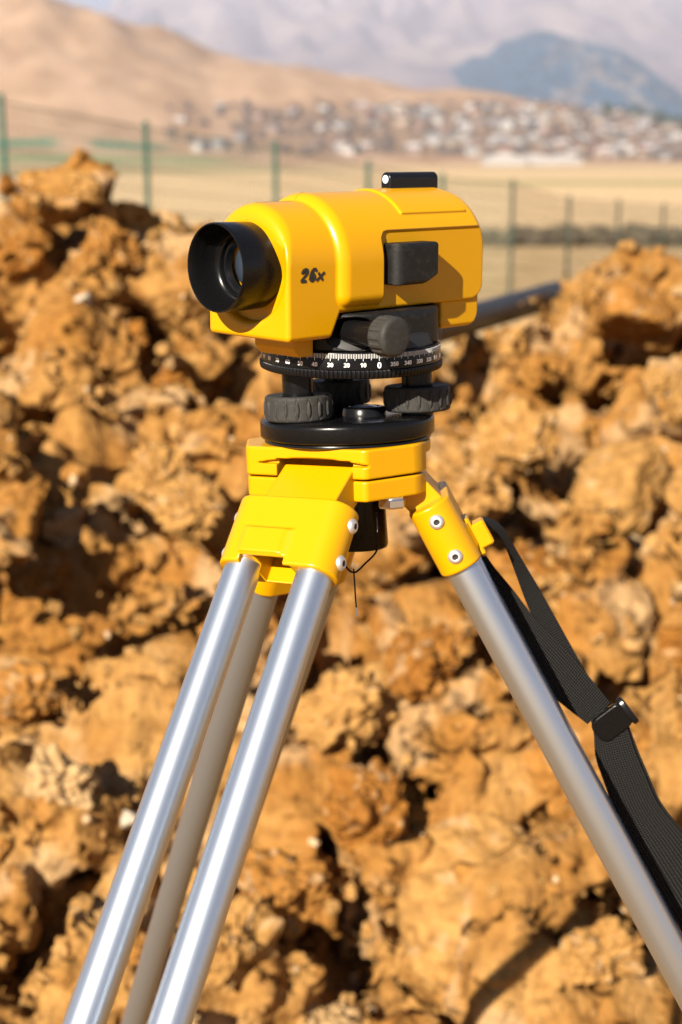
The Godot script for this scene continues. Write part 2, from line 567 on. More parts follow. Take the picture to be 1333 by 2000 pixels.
func instrument() -> void:
	var o := thing("optical_level", "yellow and black optical levelling instrument mounted on the tripod head", "surveying instrument", Transform3D(inst, IO))
	obj("housing", nets(body_shape, Vector3(-0.093, 0.012, -0.046), Vector3(0.092, 0.113, 0.046), 0.0011), M.yellow, o)
	# moulding seams along the crown
	var seam := PackedVector3Array()
	var path := []
	for k in 9: path.append(Vector3(lerpf(-0.0774, -0.0500, k / 8.0), 0.1000, 0.0))
	obj("moulding_seam", tube(path, 0.00022, 6), M.seam, o)
	path = []
	for k in 5: path.append(Vector3(lerpf(-0.0855, -0.0774, k / 4.0), 0.09 + 0.01 * sin(k / 4.0 * PI * 0.5), 0.0))
	obj("moulding_seam", tube(path, 0.00022, 6), M.seam, o)
	path = []
	for k in 6: path.append(Vector3(-0.040 - 0.0085 * cos(k / 5.0 * PI * 0.5), 0.0965 + 0.0085 * sin(k / 5.0 * PI * 0.5), 0.0))
	obj("moulding_seam", tube(path, 0.00022, 6), M.seam, o)
	# eyecup, turned about the telescope axis
	var ax := Transform3D(Basis(Vector3(0, 0, 1), Vector3(-1, 0, 0), Vector3(0, -1, 0)), Vector3(0, 0.0637, 0))   # its y runs towards the eye
	var cup := obj("eyecup", lathe([Vector2(0.0170, 0.0790), Vector2(0.0252, 0.0790), Vector2(0.0256, 0.0850), Vector2(0.0259, 0.1080), Vector2(0.0258, 0.1094), Vector2(0.0254, 0.1101), Vector2(0.0249, 0.1101), Vector2(0.0244, 0.1094), Vector2(0.0232, 0.1000), Vector2(0.0212, 0.0930), Vector2(0.0190, 0.0905), Vector2(0.0182, 0.0905)], 128), M.black_plastic, o, ax)
	obj("eyepiece_ring", lathe([Vector2(0.0182, 0.0908), Vector2(0.0178, 0.0925), Vector2(0.0170, 0.0925), Vector2(0.0166, 0.0895), Vector2(0.0150, 0.0890), Vector2(0.0148, 0.0905), Vector2(0.0140, 0.0905), Vector2(0.0136, 0.0860)], 96), M.gloss_black, cup)
	var gl := []
	for k in 9:
		var a := 0.55 * (1.0 - k / 8.0)
		gl.append(Vector2(0.0137 * sin(a) / sin(0.55), 0.0835 + 0.004 * (cos(a) - cos(0.55)) / (1.0 - cos(0.55)) ))
	gl.reverse()
	obj("eyepiece_lens", lathe(gl, 64), M.lens_glass, cup)
	# objective at the far end
	var ob := obj("objective_bezel", lathe([Vector2(0.0200, -0.0840), Vector2(0.0200, -0.0880), Vector2(0.0275, -0.0880), Vector2(0.0285, -0.0870), Vector2(0.0285, -0.0835)], 96), M.black_plastic, o, ax)
	obj("objective_lens", lathe([Vector2(0.0202, -0.0853), Vector2(0.012, -0.0862), Vector2(0.0001, -0.0866)], 64), M.lens_glass, ob)
	# peep sight
	var sight := func(x: float, y: float, z: float) -> float:
		var dy := maxf(y - 0.1120, 0.0)
		var c := sqrt(dy * dy + z * z) - 0.0043
		return rmax(rmax(c, absf(x - 0.0530) - 0.0225, 0.0010), 0.1055 - y, 0.0003)
	var ps := obj("peep_sight", nets(sight, Vector3(0.0290, 0.1040, -0.0055), Vector3(0.0770, 0.1180, 0.0055), 0.0006), M.gloss_black, o)
	obj("sight_lens", lathe([Vector2(0.0026, 0.0), Vector2(0.0026, 0.0004), Vector2(0.0016, 0.0008), Vector2(0.0001, 0.0010)], 32), M.vial, ps, Transform3D(Basis(Vector3(0, 0, 1), Vector3(-1, 0, 0), Vector3(0, -1, 0)), Vector3(0.0306, 0.1118, 0)))
	# focusing knob in the recess: flat-sided finger grip with a rounded near edge
	var grip := func(x: float, y: float, z: float) -> float:
		var dz := z - 0.0490
		var e := rmax(absf(x - 0.0105) - 0.0186, absf(y - 0.0626) - 0.0126, 0.0022)
		e = rmax(e, dz, 0.0028)
		# the near flank sweeps round, the lower right corner is cut off
		e = maxf(e, rmax(-0.0076 - x, dz, 0.0080))
		e = maxf(e, x * 0.42 - y * 0.907 + 0.0388)
		return maxf(e, 0.0340 - z)
	var kn := obj("focusing_knob", nets(grip, Vector3(-0.011, 0.047, 0.0325), Vector3(0.032, 0.078, 0.0515), 0.0007), M.dusty_black, o)
	kn.set_meta("label", "black rounded focusing grip")
	# "26x" printed in heavy slanting strokes
	var strokes := [
		[[0.04, 0.70], [0.10, 0.86], [0.27, 0.93], [0.44, 0.87], [0.50, 0.72], [0.43, 0.55], [0.26, 0.36], [0.10, 0.16]], [[0.05, 0.09], [0.52, 0.09]],
		[[1.17, 0.80], [1.08, 0.91], [0.93, 0.90], [0.80, 0.74], [0.75, 0.48], [0.76, 0.26]], [[0.76, 0.40], [0.79, 0.18], [0.95, 0.08], [1.11, 0.16], [1.16, 0.34], [1.08, 0.51], [0.93, 0.54], [0.80, 0.44]],
		[[1.36, 0.64], [1.88, 0.07]], [[1.90, 0.64], [1.32, 0.07]]]
	var sv := PackedVector3Array()
	var sn := PackedVector3Array()
	var six := PackedInt32Array()
	for k in strokes.size():
		var line := PackedVector2Array()
		for e in strokes[k]: line.append(Vector2((e[0] * 1.16 + e[1] * 0.26) * 0.0082, e[1] * 0.0082))
		for poly in Geometry2D.offset_polyline(line, 0.00088, Geometry2D.JOIN_ROUND, Geometry2D.END_BUTT if k >= 4 or k == 1 else Geometry2D.END_SQUARE):
			var at := sv.size()
			for e in poly:
				sv.append(Vector3(e.x, e.y, 0.00002 * k))
				sn.append(Vector3(0, 0, 1))
			for t in Geometry2D.triangulate_polygon(poly): six.append(at + t)
	obj("magnification_print", finish(sv, sn, six), M.black_print, o, Transform3D(Basis(), Vector3(-0.0770, 0.0553, 0.03668)))
	# base housing with its cut shoulder and a pocket for the drive knob
	var base := func(x: float, y: float, z: float) -> float:
		var d := rmax(sqrt(x * x + z * z) - (0.0553 + (0.02 - y) * 0.02), y - 0.0348, 0.0022)
		d = maxf(d, 0.0123 - y)
		d = rmax(d, (-0.0440 - x - (0.0348 - y) * 0.68 ) * 0.827, 0.0015)
		d = rmax(d, z - 0.0480 - x * 0.0, 0.004)
		var q := sqrt(pow((x + 0.0365) / 1.25, 2.0) + pow(y - 0.0228, 2.0)) - 0.0098
		return -smin(-d, maxf(q, 0.0270 - z), 0.001)
	obj("base_housing", nets(base, Vector3(-0.062, 0.008, -0.060), Vector3(0.060, 0.038, 0.060), 0.0012), M.dusty_black, o)
	obj("base_core", lathe([Vector2(0.0001, 0.0208), Vector2(0.0500, 0.0206), Vector2(0.0520, 0.0195), Vector2(0.0535, 0.0124)], 96), M.deep_black, o)
	var za := Basis(Vector3(1, 0, 0), Vector3(0, 0, 1), Vector3(0, -1, 0))
	obj("drive_shaft", lathe([Vector2(0.0074, 0.030), Vector2(0.0074, 0.064), Vector2(0.0001, 0.064)], 48), M.black_plastic, o, Transform3D(za, Vector3(-0.0345, 0.0236, 0)))
	var kp := []
	for k in 7:
		var a := PI * 0.5 * k / 6.0
		kp.append(Vector2(0.0092 + 0.0028 * sin(a), 0.0118 + 0.0028 * cos(a)))
	kp.push_front(Vector2(0.0060, 0.0149))
	kp.push_front(Vector2(0.0001, 0.0150))
	kp.append(Vector2(0.0120, 0.0085))
	kp.append(Vector2(0.0120, 0.0045))
	kp.append(Vector2(0.0120, 0.0025))
	kp.append(Vector2(0.0114, 0.0010))
	kp.append(Vector2(0.0104, 0.0002))
	kp.append(Vector2(0.0001, 0.0))
	var kf := func(a: float, k: int) -> Vector2:
		var q: Vector2 = kp[k]
		if q.x > 0.0108:
			var ph := fposmod(a * 14.0 / TAU, 1.0) - 0.5
			q.x -= 0.0008 * (1.0 - smoothstep(0.16, 0.30, absf(ph))) * (1.0 - smoothstep(0.0095, 0.0118, q.y)) * smoothstep(0.0005, 0.0025, q.y)
		return q
	obj("drive_knob", turned(kp.size(), 14 * 14, kf), M.rubber, o, Transform3D(za, Vector3(-0.0345, 0.0238, 0.0595)))
	var far_knob := Transform3D(Basis(Vector3(1, 0, 0), Vector3(0, 0, -1), Vector3(0, 1, 0)), Vector3(0.020, 0.0236, -0.0620))
	obj("drive_knob", turned(kp.size(), 14 * 14, kf), M.rubber, o, far_knob)
	obj("drive_shaft", lathe([Vector2(0.0074, -0.020), Vector2(0.0074, 0.002), Vector2(0.0001, 0.002)], 48), M.black_plastic, o, far_knob)
	# graduated circle
	var ring := obj("graduated_circle", lathe([Vector2(0.0001, 0.0122), Vector2(0.0555, 0.0122), Vector2(0.0567, 0.0119), Vector2(0.0570, 0.0112), Vector2(0.0572, 0.0016), Vector2(0.0566, 0.0012)], 180), M.black_plastic, o)
	var teeth := 132
	var tf := func(a: float, k: int) -> Vector2:
		var q: Vector2 = [Vector2(0.0560, 0.0016), Vector2(0.0578, 0.0013), Vector2(0.0584, 0.0006), Vector2(0.0584, -0.0020), Vector2(0.0580, -0.0034), Vector2(0.0562, -0.0042), Vector2(0.0001, -0.0042)][k]
		if k >= 1 and k <= 4:
			var ph := absf(fposmod(a * teeth / TAU, 1.0) - 0.5)
			q.x -= 0.0011 * smoothstep(0.20, 0.34, ph)
		return q
	obj("grip_rim", turned(7, teeth * 8, tf), M.gloss_black, ring)
	var zero := deg_to_rad(44.0 + 17.0)        # angle of the nought, from the telescope's side towards the camera
	var zero_dir := atan2(0.956, 0.292)        # in world axes: seen from above
	var inv := inst.inverse()
	var z0: Vector3 = inv * Vector3(cos(zero_dir), 0, sin(zero_dir))
	var a0 := atan2(z0.z, z0.x)
	var ticks := []
	var bx := {}
	for deg in 360:
		var ln := 0.0044 if deg % 10 == 0 else (0.0038 if deg % 5 == 0 else 0.0028)
		if not bx.has(ln): bx[ln] = block(Vector3(0.00010, ln, 0.00026), 0.00002)
		var a := a0 + deg_to_rad(deg)
		ticks.append([bx[ln], Transform3D(Basis(Vector3.UP, -a), Vector3(cos(a) * 0.05706, 0.0112 - ln * 0.5, sin(a) * 0.05706))])
	tag(obj("scale_ticks", join(ticks), M.white_print, ring), "", "", "", "stuff")
	var nf := FontVariation.new()
	var f2 := SystemFont.new()
	f2.font_names = PackedStringArray(["Droid Sans"])
	f2.font_weight = 600
	nf.base_font = f2
	nf.variation_embolden = 0.35
	var round_ := func(s: String, size: float, a: float, y: float, parent: Node) -> void:
		var b := Basis(Vector3(sin(a), 0, -cos(a)), Vector3.UP, Vector3(cos(a), 0, sin(a)))
		obj("numeral", text(s, size, nf, 0.0002), M.white_print, parent, Transform3D(b.scaled_local(Vector3.ONE * size / 0.064), Vector3(cos(a) * 0.05715, y, sin(a) * 0.05715)))
	for k in 36:
		var a := a0 + deg_to_rad(k * 10.0)
		round_.call(str(k * 10), 0.0034 if k else 0.0048, a, 0.0044 if k else 0.0040, ring)
	# reading index: yellow tab in front of the circle, under the chin
	var idx := func(x: float, y: float, z: float) -> float:
		var d := rmax(absf(x + 0.0615) - 0.0080, absf(z - 0.0045) - 0.0180, 0.001)
		d = rmax(d, maxf(y - 0.0230, 0.0095 - y), 0.001)
		d = maxf(d, (-x - 0.0695) * 0.6 + (0.0150 - y) * 0.5)
		return d
	obj("reading_index", nets(idx, Vector3(-0.072, 0.007, -0.015), Vector3(-0.051, 0.025, 0.024), 0.0008), M.yellow, o)
	# lower part in the tripod head's own axes
	var rel := Transform3D(inst, IO).affine_inverse() * Transform3D(head, HO + head * Vector3(-0.0014, 0.0060, 0))
	var plate := obj("base_plate", lathe([Vector2(0.0001, 0.0030), Vector2(0.0500, 0.0030), Vector2(0.0535, 0.0028), Vector2(0.0552, 0.0020), Vector2(0.0562, 0.0006), Vector2(0.0563, -0.0008), Vector2(0.0563, -0.0080), Vector2(0.0560, -0.0090), Vector2(0.0552, -0.0097), Vector2(0.0536, -0.0098), Vector2(0.0533, -0.0102), Vector2(0.0538, -0.0106), Vector2(0.0538, -0.0122), Vector2(0.0530, -0.0126), Vector2(0.0001, -0.0126)], 128), M.black_plastic, o, rel)
	var vialm := obj("level_vial", lathe([Vector2(0.0001, 0.0052), Vector2(0.0088, 0.0052), Vector2(0.0092, 0.0048), Vector2(0.0100, 0.0058), Vector2(0.0128, 0.0056), Vector2(0.0136, 0.0046), Vector2(0.0142, 0.0)], 64), M.gloss_black, plate, Transform3D(Basis(), Vector3(0.011, 0.0030, 0.006)))
	obj("vial_glass", lathe([Vector2(0.0086, 0.0054), Vector2(0.0060, 0.0064), Vector2(0.0001, 0.0068)], 48), M.vial, vialm)
	var wheel := knob_mesh(0.0212, 0.0162, 0.0105, 18, 0.0009)
	var rods := lathe([Vector2(0.0001, 0.0300), Vector2(0.0098, 0.0300), Vector2(0.0098, 0.0), Vector2(0.0001, 0.0)], 64)
	for s in [[-0.0318, 0.0170, 0.0200], [0.0440, 0.0192, 0.0060], [-0.0066, 0.0206, -0.0390]]:
		var w := obj("levelling_screw", wheel, M.rubber, o, Transform3D(head, HO + head * Vector3(s[0], s[1], s[2])))
		w.transform = Transform3D(inst, IO).affine_inverse() * w.transform
		obj("screw_stem", rods, M.black_plastic, w, Transform3D(Basis(), Vector3(0, 0.001, 0)))
		obj("screw_seat", lathe([Vector2(0.0001, -0.0065), Vector2(0.0104, -0.0065), Vector2(0.0104, -0.0100), Vector2(0.0080, -0.0160), Vector2(0.0080, -0.0180)], 48), M.deep_black, w)

# ---------------------------------------------------------------- tripod
func leg_frame(psi: float, rad: float, y: float, phi: float) -> Transform3D:
	var p := deg_to_rad(psi)
	var f := deg_to_rad(phi)
	var n := Vector3(cos(p), 0, sin(p))
	var u := -n * sin(f) + Vector3.UP * cos(f)
	var q := n * cos(f) + Vector3.UP * sin(f)
	return Transform3D(Basis(Vector3.UP.cross(n), u, q), n * rad + Vector3.UP * y)

static func head_shape(x: float, y: float, z: float) -> float:
	# six sides, the top plate above a thin gap and the hinge lugs below it
	var d := -1.0
	for s in [[-0.4695, 0.8829, 0.0500], [0.5850, 0.8110, 0.0550], [0.9230, 0.3850, 0.0540], [0.9994, -0.0349, 0.0512], [0.4695, -0.8829, 0.0555], [-0.5299, -0.8480, 0.0500], [-0.9994, 0.0349, 0.0670]]:
		var e: float = x * s[0] + z * s[1] - s[2]
		d = rmax(d, e, 0.0030) if d > -0.5 else e
	var top := rmax(d, absf(y + 0.01575) - 0.00925, 0.0012)
	var low := rmax(d + 0.0006, absf(y + 0.0325) - 0.0064, 0.0012)
	for s in [[-0.4695, 0.8829, 0.0500], [0.9994, -0.0349, 0.0512], [-0.5299, -0.8480, 0.0500]]:
		var r: float = x * s[0] + z * s[1]
		var t: float = x * s[1] - z * s[0]
		var at := absf(t)
		var slot := maxf(at - 0.0262, 0.0200 - r)
		top = maxf(top, -maxf(slot, y + 0.0138))
		low = maxf(low, -slot)
		# shallow arch cut in the face above the lugs
		var cut := maxf(maxf(y + 0.0128 + t * t / 0.40, s[2] - 0.0032 - r), -0.0172 - y)
		top = maxf(top, -cut)
	low = maxf(low, 0.0230 - sqrt(x * x + z * z))
	return minf(top, low)

static func clamp_shape(x: float, y: float, z: float) -> float:
	var ax := maxf(absf(x) - 0.0255, 0.0)
	# squarer towards the outside, rounded round the tubes
	var c := sqrt(ax * ax + z * z) - 0.0142
	var d := rmax(c, maxf(-0.0040 - y, y - 0.0420), 0.0016)
	# raised plate with slanting ends near the lower rim
	var lip := 0.0165 - z
	var boss := rmax(maxf(absf(x + 0.0070) - 0.0175 + maxf(z - 0.0142, 0.0) * 2.0, absf(y - 0.0105) - 0.0085), z - 0.0164, 0.0012)
	d = smin(d, maxf(boss, -z + 0.004), 0.002)
	# open middle between the tubes
	d = maxf(d, -maxf(maxf(absf(x) - 0.0135, absf(z) - 0.0118), y - 0.0240))
	d = maxf(d, -maxf(maxf(absf(x + 0.006) - 0.0150, 0.0 - z), y - 0.0008))
	return d

func tripod() -> void:
	var o := thing("surveying_tripod", "silver aluminium tripod with yellow head and leg clamps", "tripod", Transform3D(head, HO))
	obj("head_plate", nets(head_shape, Vector3(-0.073, -0.042, -0.067), Vector3(0.062, -0.004, 0.066), 0.0011), M.yellow, o)
	obj("centre_screw", lathe([Vector2(0.0001, -0.0225), Vector2(0.0180, -0.0225), Vector2(0.0178, -0.0400), Vector2(0.0194, -0.0760), Vector2(0.0188, -0.0780), Vector2(0.0001, -0.0780)], 64), M.black_plastic, o, Transform3D(Basis(), Vector3(0.0035, 0, 0)))
	var nut := lathe([Vector2(0.0001, 0.0), Vector2(0.0084, 0.0), Vector2(0.0090, -0.0008), Vector2(0.0090, -0.0048), Vector2(0.0082, -0.0060), Vector2(0.0001, -0.0060)], 6)
	obj("hex_nut", flat(nut), M.steel, o, Transform3D(Basis(Vector3.UP, 0.35), Vector3(0.0250, -0.0395, 0.0420)))
	obj("nut_washer", lathe([Vector2(0.0001, 0.0), Vector2(0.0072, 0.0), Vector2(0.0072, -0.0014), Vector2(0.0001, -0.0014)], 32), M.steel, o, Transform3D(Basis(), Vector3(0.0250, -0.0384, 0.0420)))
	var clamp_mesh := nets(clamp_shape, Vector3(-0.043, -0.008, -0.018), Vector3(0.043, 0.046, 0.020), 0.0011)
	var pipe := []
	var tube_mesh := lathe([Vector2(0.0001, 0.030), Vector2(0.0112, 0.030), Vector2(0.0112, -0.95), Vector2(0.0001, -0.95)], 64)
	var low_mesh := lathe([Vector2(0.0001, -0.92), Vector2(0.0092, -0.92), Vector2(0.0092, -1.35), Vector2(0.0001, -1.36)], 32)
	var screw := lathe([Vector2(0.0019, 0.0010), Vector2(0.0019, 0.0023), Vector2(0.0024, 0.0025), Vector2(0.0036, 0.0020), Vector2(0.0045, 0.0011), Vector2(0.0048, 0.0), Vector2(0.0048, -0.001)], 40)
	var socket := lathe([Vector2(0.0019, 0.0014), Vector2(0.0001, 0.0012)], 6)
	for L in [[118.0, 0.0950, -0.0728, 40.0, 0.036, 18.0, 0.003], [2.0, 0.0680, -0.0840, 26.5, 0.056, 16.0, 0.0], [-122.0, 0.0758, -0.1100, 32.0, 0.058, 20.0, 0.0]]:
		var leg := Node3D.new()
		leg.name = "leg" if not o.has_node("leg") else "leg_%03d" % (o.get_children().filter(func(c): return String(c.name).begins_with("leg")).size())
		leg.transform = leg_frame(L[0], L[1], L[2], L[3])
		o.add_child(leg, true)
		obj("clamp", clamp_mesh, M.yellow, leg)
		var nk: float = L[4]
		var neck := func(x: float, y: float, z: float) -> float:
			var d := rmax(absf(x) - 0.0248, absf(z) - 0.0108, 0.0015)
			return rmax(d, maxf(y - nk, -0.012 - y), 0.0012)
		obj("hinge_neck", nets(neck, Vector3(-0.027, -0.014, -0.013), Vector3(0.027, nk + 0.003, 0.013), 0.0011), M.yellow, leg, Transform3D(Basis(Vector3(1, 0, 0), deg_to_rad(-L[5])), Vector3(L[6], 0.036, 0)))
		for s in [-1.0, 1.0]:
			obj("tube", tube_mesh, M.dark_aluminium if L[0] < -100.0 else M.aluminium, leg, Transform3D(Basis(), Vector3(0.025 * s, 0, 0)))
			obj("lower_tube", low_mesh, M.aluminium, leg, Transform3D(Basis(), Vector3(0.025 * s, 0, 0)))
			for yy in [0.0065, 0.0315]:
				var sb := Basis(Vector3(0, 0, -s), Vector3(s, 0, 0), Vector3(0, -1, 0))
				var sc := obj("screw", screw, M.rivet, leg, Transform3D(sb, Vector3(s * 0.0394, yy, 0.0)))
				obj("hex_socket", socket, M.deep_black, sc)
		# strap lug on the outer face
		if L[0] == 2.0:
			obj("strap_lug", join([[block(Vector3(0.020, 0.026, 0.0040), 0.0008), Transform3D(Basis(), Vector3(-0.010, 0.008, 0.0155))], [block(Vector3(0.014, 0.0170, 0.0100), 0.0012), Transform3D(Basis(), Vector3(-0.013, 0.0070, 0.0205))]]), M.yellow, leg)
		obj("foot", lathe([Vector2(0.0001, -1.32), Vector2(0.020, -1.32), Vector2(0.022, -1.36), Vector2(0.008, -1.40), Vector2(0.0001, -1.43)], 24), M.steel, leg, Transform3D(Basis(), Vector3(0, 0.0, 0)))

func flat(m: Mesh) -> ArrayMesh:
	var st := SurfaceTool.new()
	st.create_from(m, 0)
	st.deindex()
	var src := st.commit_to_arrays()
	var v: PackedVector3Array = src[Mesh.ARRAY_VERTEX]
	var nn := PackedVector3Array()
	var ix := PackedInt32Array()
	var keep := PackedVector3Array()
	for k in range(0, v.size(), 3):
		var c := (v[k + 1] - v[k]).cross(v[k + 2] - v[k])
		if c.length() < 1e-12: continue
		c = -c.normalized()
		for j in 3:
			ix.append(keep.size())
			keep.append(v[k + j])
			nn.append(c)
	return finish(keep, nn, ix)

# a band of webbing between two edge curves
func ribbon(l: Array, r: Array, thick: float) -> ArrayMesh:
	var cl := Curve3D.new()
	var cr := Curve3D.new()
	for k in l.size():
		var tl: Vector3 = (l[mini(k + 1, l.size() - 1)] - l[maxi(k - 1, 0)]) / 6.0
		var tr: Vector3 = (r[mini(k + 1, r.size() - 1)] - r[maxi(k - 1, 0)]) / 6.0
		cl.add_point(l[k], -tl, tl)
		cr.add_point(r[k], -tr, tr)
	var rows := (l.size() - 1) * 8 + 1
	var v := PackedVector3Array()
	var uv := PackedVector2Array()
	var ring := 12
	var run := 0.0
	var last := Vector3.ZERO
	var frames := []
	for k in rows:
		var s := k / 8.0
		var a := cl.samplef(s)
		var b := cr.samplef(s)
		frames.append([a, b])
	for k in rows:
		var a: Vector3 = frames[k][0]
		var b: Vector3 = frames[k][1]
		var mid := (a + b) * 0.5
		if k: run += mid.distance_to(last)
		last = mid
		var f0: Array = frames[maxi(k - 1, 0)]
		var f1: Array = frames[mini(k + 1, rows - 1)]
		var along: Vector3 = (f1[0] + f1[1] - f0[0] - f0[1]).normalized()
		var n := (b - a).cross(along).normalized() * thick * 0.5
		for j in ring + 1:
			var q := fposmod(j, ring)
			var w := q / 5.0 if q <= 5 else 1.0 - (q - 6) / 5.0
			var edge := 0.6 if (q == 0 or q == 5 or q == 6 or q == 11) else 1.0
			v.append(a.lerp(b, w) + (n if q <= 5 else -n) * edge)
			uv.append(Vector2(w * 4.0, run / 0.0066))
	# normals by the flat of the band
	var cols := ring + 1
	var n2 := PackedVector3Array()
	n2.resize(v.size())
	var ix := PackedInt32Array()
	for k in rows:
		for j in cols:
			var i := k * cols + j
			var up := maxi(k - 1, 0) * cols + j
			var dn := mini(k + 1, rows - 1) * cols + j
			var ce := (v[k * cols + 2] + v[k * cols + 8]) * 0.5
			var c := (v[dn] - v[up]).cross(v[k * cols + 5] - v[k * cols + 0]).normalized()
			if c.dot(v[k * cols + 2] - ce) < 0.0: c = -c
			n2[i] = c if fposmod(j, ring) <= 5 else -c
			if k < rows - 1 and j < cols - 1:
				ix.append_array([i, i + 1, i + cols, i + 1, i + cols + 1, i + cols])
	return finish(v, n2, ix, uv)

func strap() -> void:
	var o := thing("carrying_strap", "black woven nylon carrying strap hanging beside the right tripod leg", "strap")
	var r1 := [Vector3(0.0859, 1.2133, -0.9037), Vector3(0.0930, 1.2182, -0.9049), Vector3(0.1016, 1.2153, -0.9067), Vector3(0.1089, 1.2076, -0.9093), Vector3(0.1149, 1.1967, -0.9145), Vector3(0.1253, 1.1792, -0.9194), Vector3(0.1368, 1.1600, -0.9232), Vector3(0.1557, 1.1266, -0.9241), Vector3(0.1704, 1.1015, -0.9217), Vector3(0.1866, 1.0820, -0.9187)]
	var l1 := [Vector3(0.0836, 1.2075, -0.8916), Vector3(0.0877, 1.2152, -0.8910), Vector3(0.0963, 1.2137, -0.8968), Vector3(0.1042, 1.2064, -0.9033), Vector3(0.1099, 1.1956, -0.9096), Vector3(0.1173, 1.1768, -0.9154), Vector3(0.1263, 1.1535, -0.9209), Vector3(0.1418, 1.1194, -0.9237), Vector3(0.1567, 1.0938, -0.9222), Vector3(0.1764, 1.0742, -0.9192)]
	obj("webbing", ribbon(l1, r1, 0.0016), M.webbing, o)
	var r2 := [Vector3(0.0982, 1.1864, -0.9257), Vector3(0.1037, 1.1788, -0.9233), Vector3(0.1173, 1.1627, -0.9204), Vector3(0.1342, 1.1409, -0.9192), Vector3(0.1571, 1.1178, -0.9178), Vector3(0.1849, 1.0842, -0.9159)]
	var l2 := [Vector3(0.0863, 1.1805, -0.9273), Vector3(0.0915, 1.1704, -0.9248), Vector3(0.1039, 1.1496, -0.9216), Vector3(0.1200, 1.1214, -0.9180), Vector3(0.1418, 1.0923, -0.9164), Vector3(0.1699, 1.0687, -0.9150)]
	obj("webbing", ribbon(l2, r2, 0.0016), M.webbing, o)
	var r3 := [Vector3(0.1876, 1.0825, -0.9155), Vector3(0.1958, 1.0699, -0.9141), Vector3(0.2025, 1.0514, -0.9112), Vector3(0.2101, 1.0340, -0.9093), Vector3(0.2210, 1.0115, -0.9080), Vector3(0.2382, 0.9899, -0.9077), Vector3(0.2645, 0.9571, -0.9087), Vector3(0.3034, 0.9065, -0.9058), Vector3(0.3550, 0.8330, -0.9050), Vector3(0.4050, 0.7600, -0.9100)]
	var l3 := [Vector3(0.1710, 1.0752, -0.9148), Vector3(0.1742, 1.0625, -0.9137), Vector3(0.1759, 1.0455, -0.9109), Vector3(0.1820, 1.0280, -0.9089), Vector3(0.1913, 1.0047, -0.9076), Vector3(0.2112, 0.9681, -0.9065), Vector3(0.2372, 0.9221, -0.9067), Vector3(0.2767, 0.8589, -0.9031), Vector3(0.3300, 0.7900, -0.9050), Vector3(0.3860, 0.7300, -0.9100)]
	obj("webbing", ribbon(l3, r3, 0.0016), M.webbing, o)
	var r4 := []
	var l4 := []
	for k in 7:
		var off: float = [0.002, 0.0025, 0.0025, 0.0022, 0.0012, 0.0008, 0.0005][k]
		r4.append(r3[k + 1] + Vector3(off, 0.0, -0.0045))
		l4.append(l3[k + 1] + Vector3(off, 0.0, -0.0045))
	obj("webbing", ribbon(l4, r4, 0.0016), M.webbing, o)
	# slide adjuster
	var c := Vector3(0.1863, 1.0712, -0.9125)
	var along := Vector3(0.62, -0.78, 0.03).normalized()
	var across := Vector3(0.90, 0.40, -0.05)
	across = (across - along * across.dot(along)).normalized()
	var bas := Basis(across, along, across.cross(along))
	var frame := func(x: float, y: float, z: float) -> float:
		var ex := absf(x) - 0.0140
		var ey := absf(y) - 0.0095
		var d := rmax(ex, ey, 0.0070)
		d = rmax(d, absf(z) - 0.0022, 0.0012)
		return d
	var bk := obj("slide_buckle", nets(frame, Vector3(-0.017, -0.015, -0.004), Vector3(0.017, 0.015, 0.004), 0.0007), M.black_plastic, o, Transform3D(bas, c))
	obj("buckle_bar", block(Vector3(0.0250, 0.0090, 0.0022), 0.0008), M.black_plastic, bk, Transform3D(Basis(), Vector3(-0.001, 0.001, 0.0034)))
	var end := func(x: float, y: float, z: float) -> float:
		var q := sqrt(pow(y / 1.45, 2.0) + pow(z / 0.75, 2.0)) - 0.0078
		return rmax(q * 0.7, absf(x - 0.0132) - 0.0024, 0.0012)
	obj("buckle_end", nets(end, Vector3(0.009, -0.015, -0.008), Vector3(0.018, 0.015, 0.008), 0.0007), M.gloss_black, bk)

func plumb_cord() -> void:
	var o := thing("plumb_hook_cord", "thin black wire hook hanging under the tripod head", "hook")
	var a := [Vector3(0.0225, 1.2301, -0.8727), Vector3(0.0232, 1.2175, -0.8696), Vector3(0.0224, 1.2076, -0.8619), Vector3(0.0146, 1.2008, -0.8550), Vector3(0.0107, 1.1977, -0.8522), Vector3(0.0082, 1.1964, -0.8519), Vector3(0.0050, 1.1977, -0.8522), Vector3(0.0018, 1.2020, -0.8533), Vector3(-0.0008, 1.2073, -0.8536)]
	var c := Curve3D.new()
	for k in a.size():
		var t: Vector3 = (a[mini(k + 1, a.size() - 1)] - a[maxi(k - 1, 0)]) / 6.0
		c.add_point(a[k], -t, t)
	var path := []
	for k in (a.size() - 1) * 6 + 1: path.append(c.samplef(k / 6.0))
	obj("wire_loop", tube(path, 0.00062, 10), M.black_plastic, o)
	obj("hanging_wire", tube([Vector3(0.0079, 1.1990, -0.8514), Vector3(0.0081, 1.1955, -0.8506), Vector3(0.0085, 1.1905, -0.8500), Vector3(0.0090, 1.1820, -0.8480), Vector3(0.0097, 1.1738, -0.8461)], 0.00052, 10), M.black_plastic, o)
	obj("wire_tip", tube([Vector3(0.0096, 1.1752, -0.8464), Vector3(0.0099, 1.1725, -0.8457), Vector3(0.0101, 1.1700, -0.8452)], 0.00068, 10), M.white_print, o)

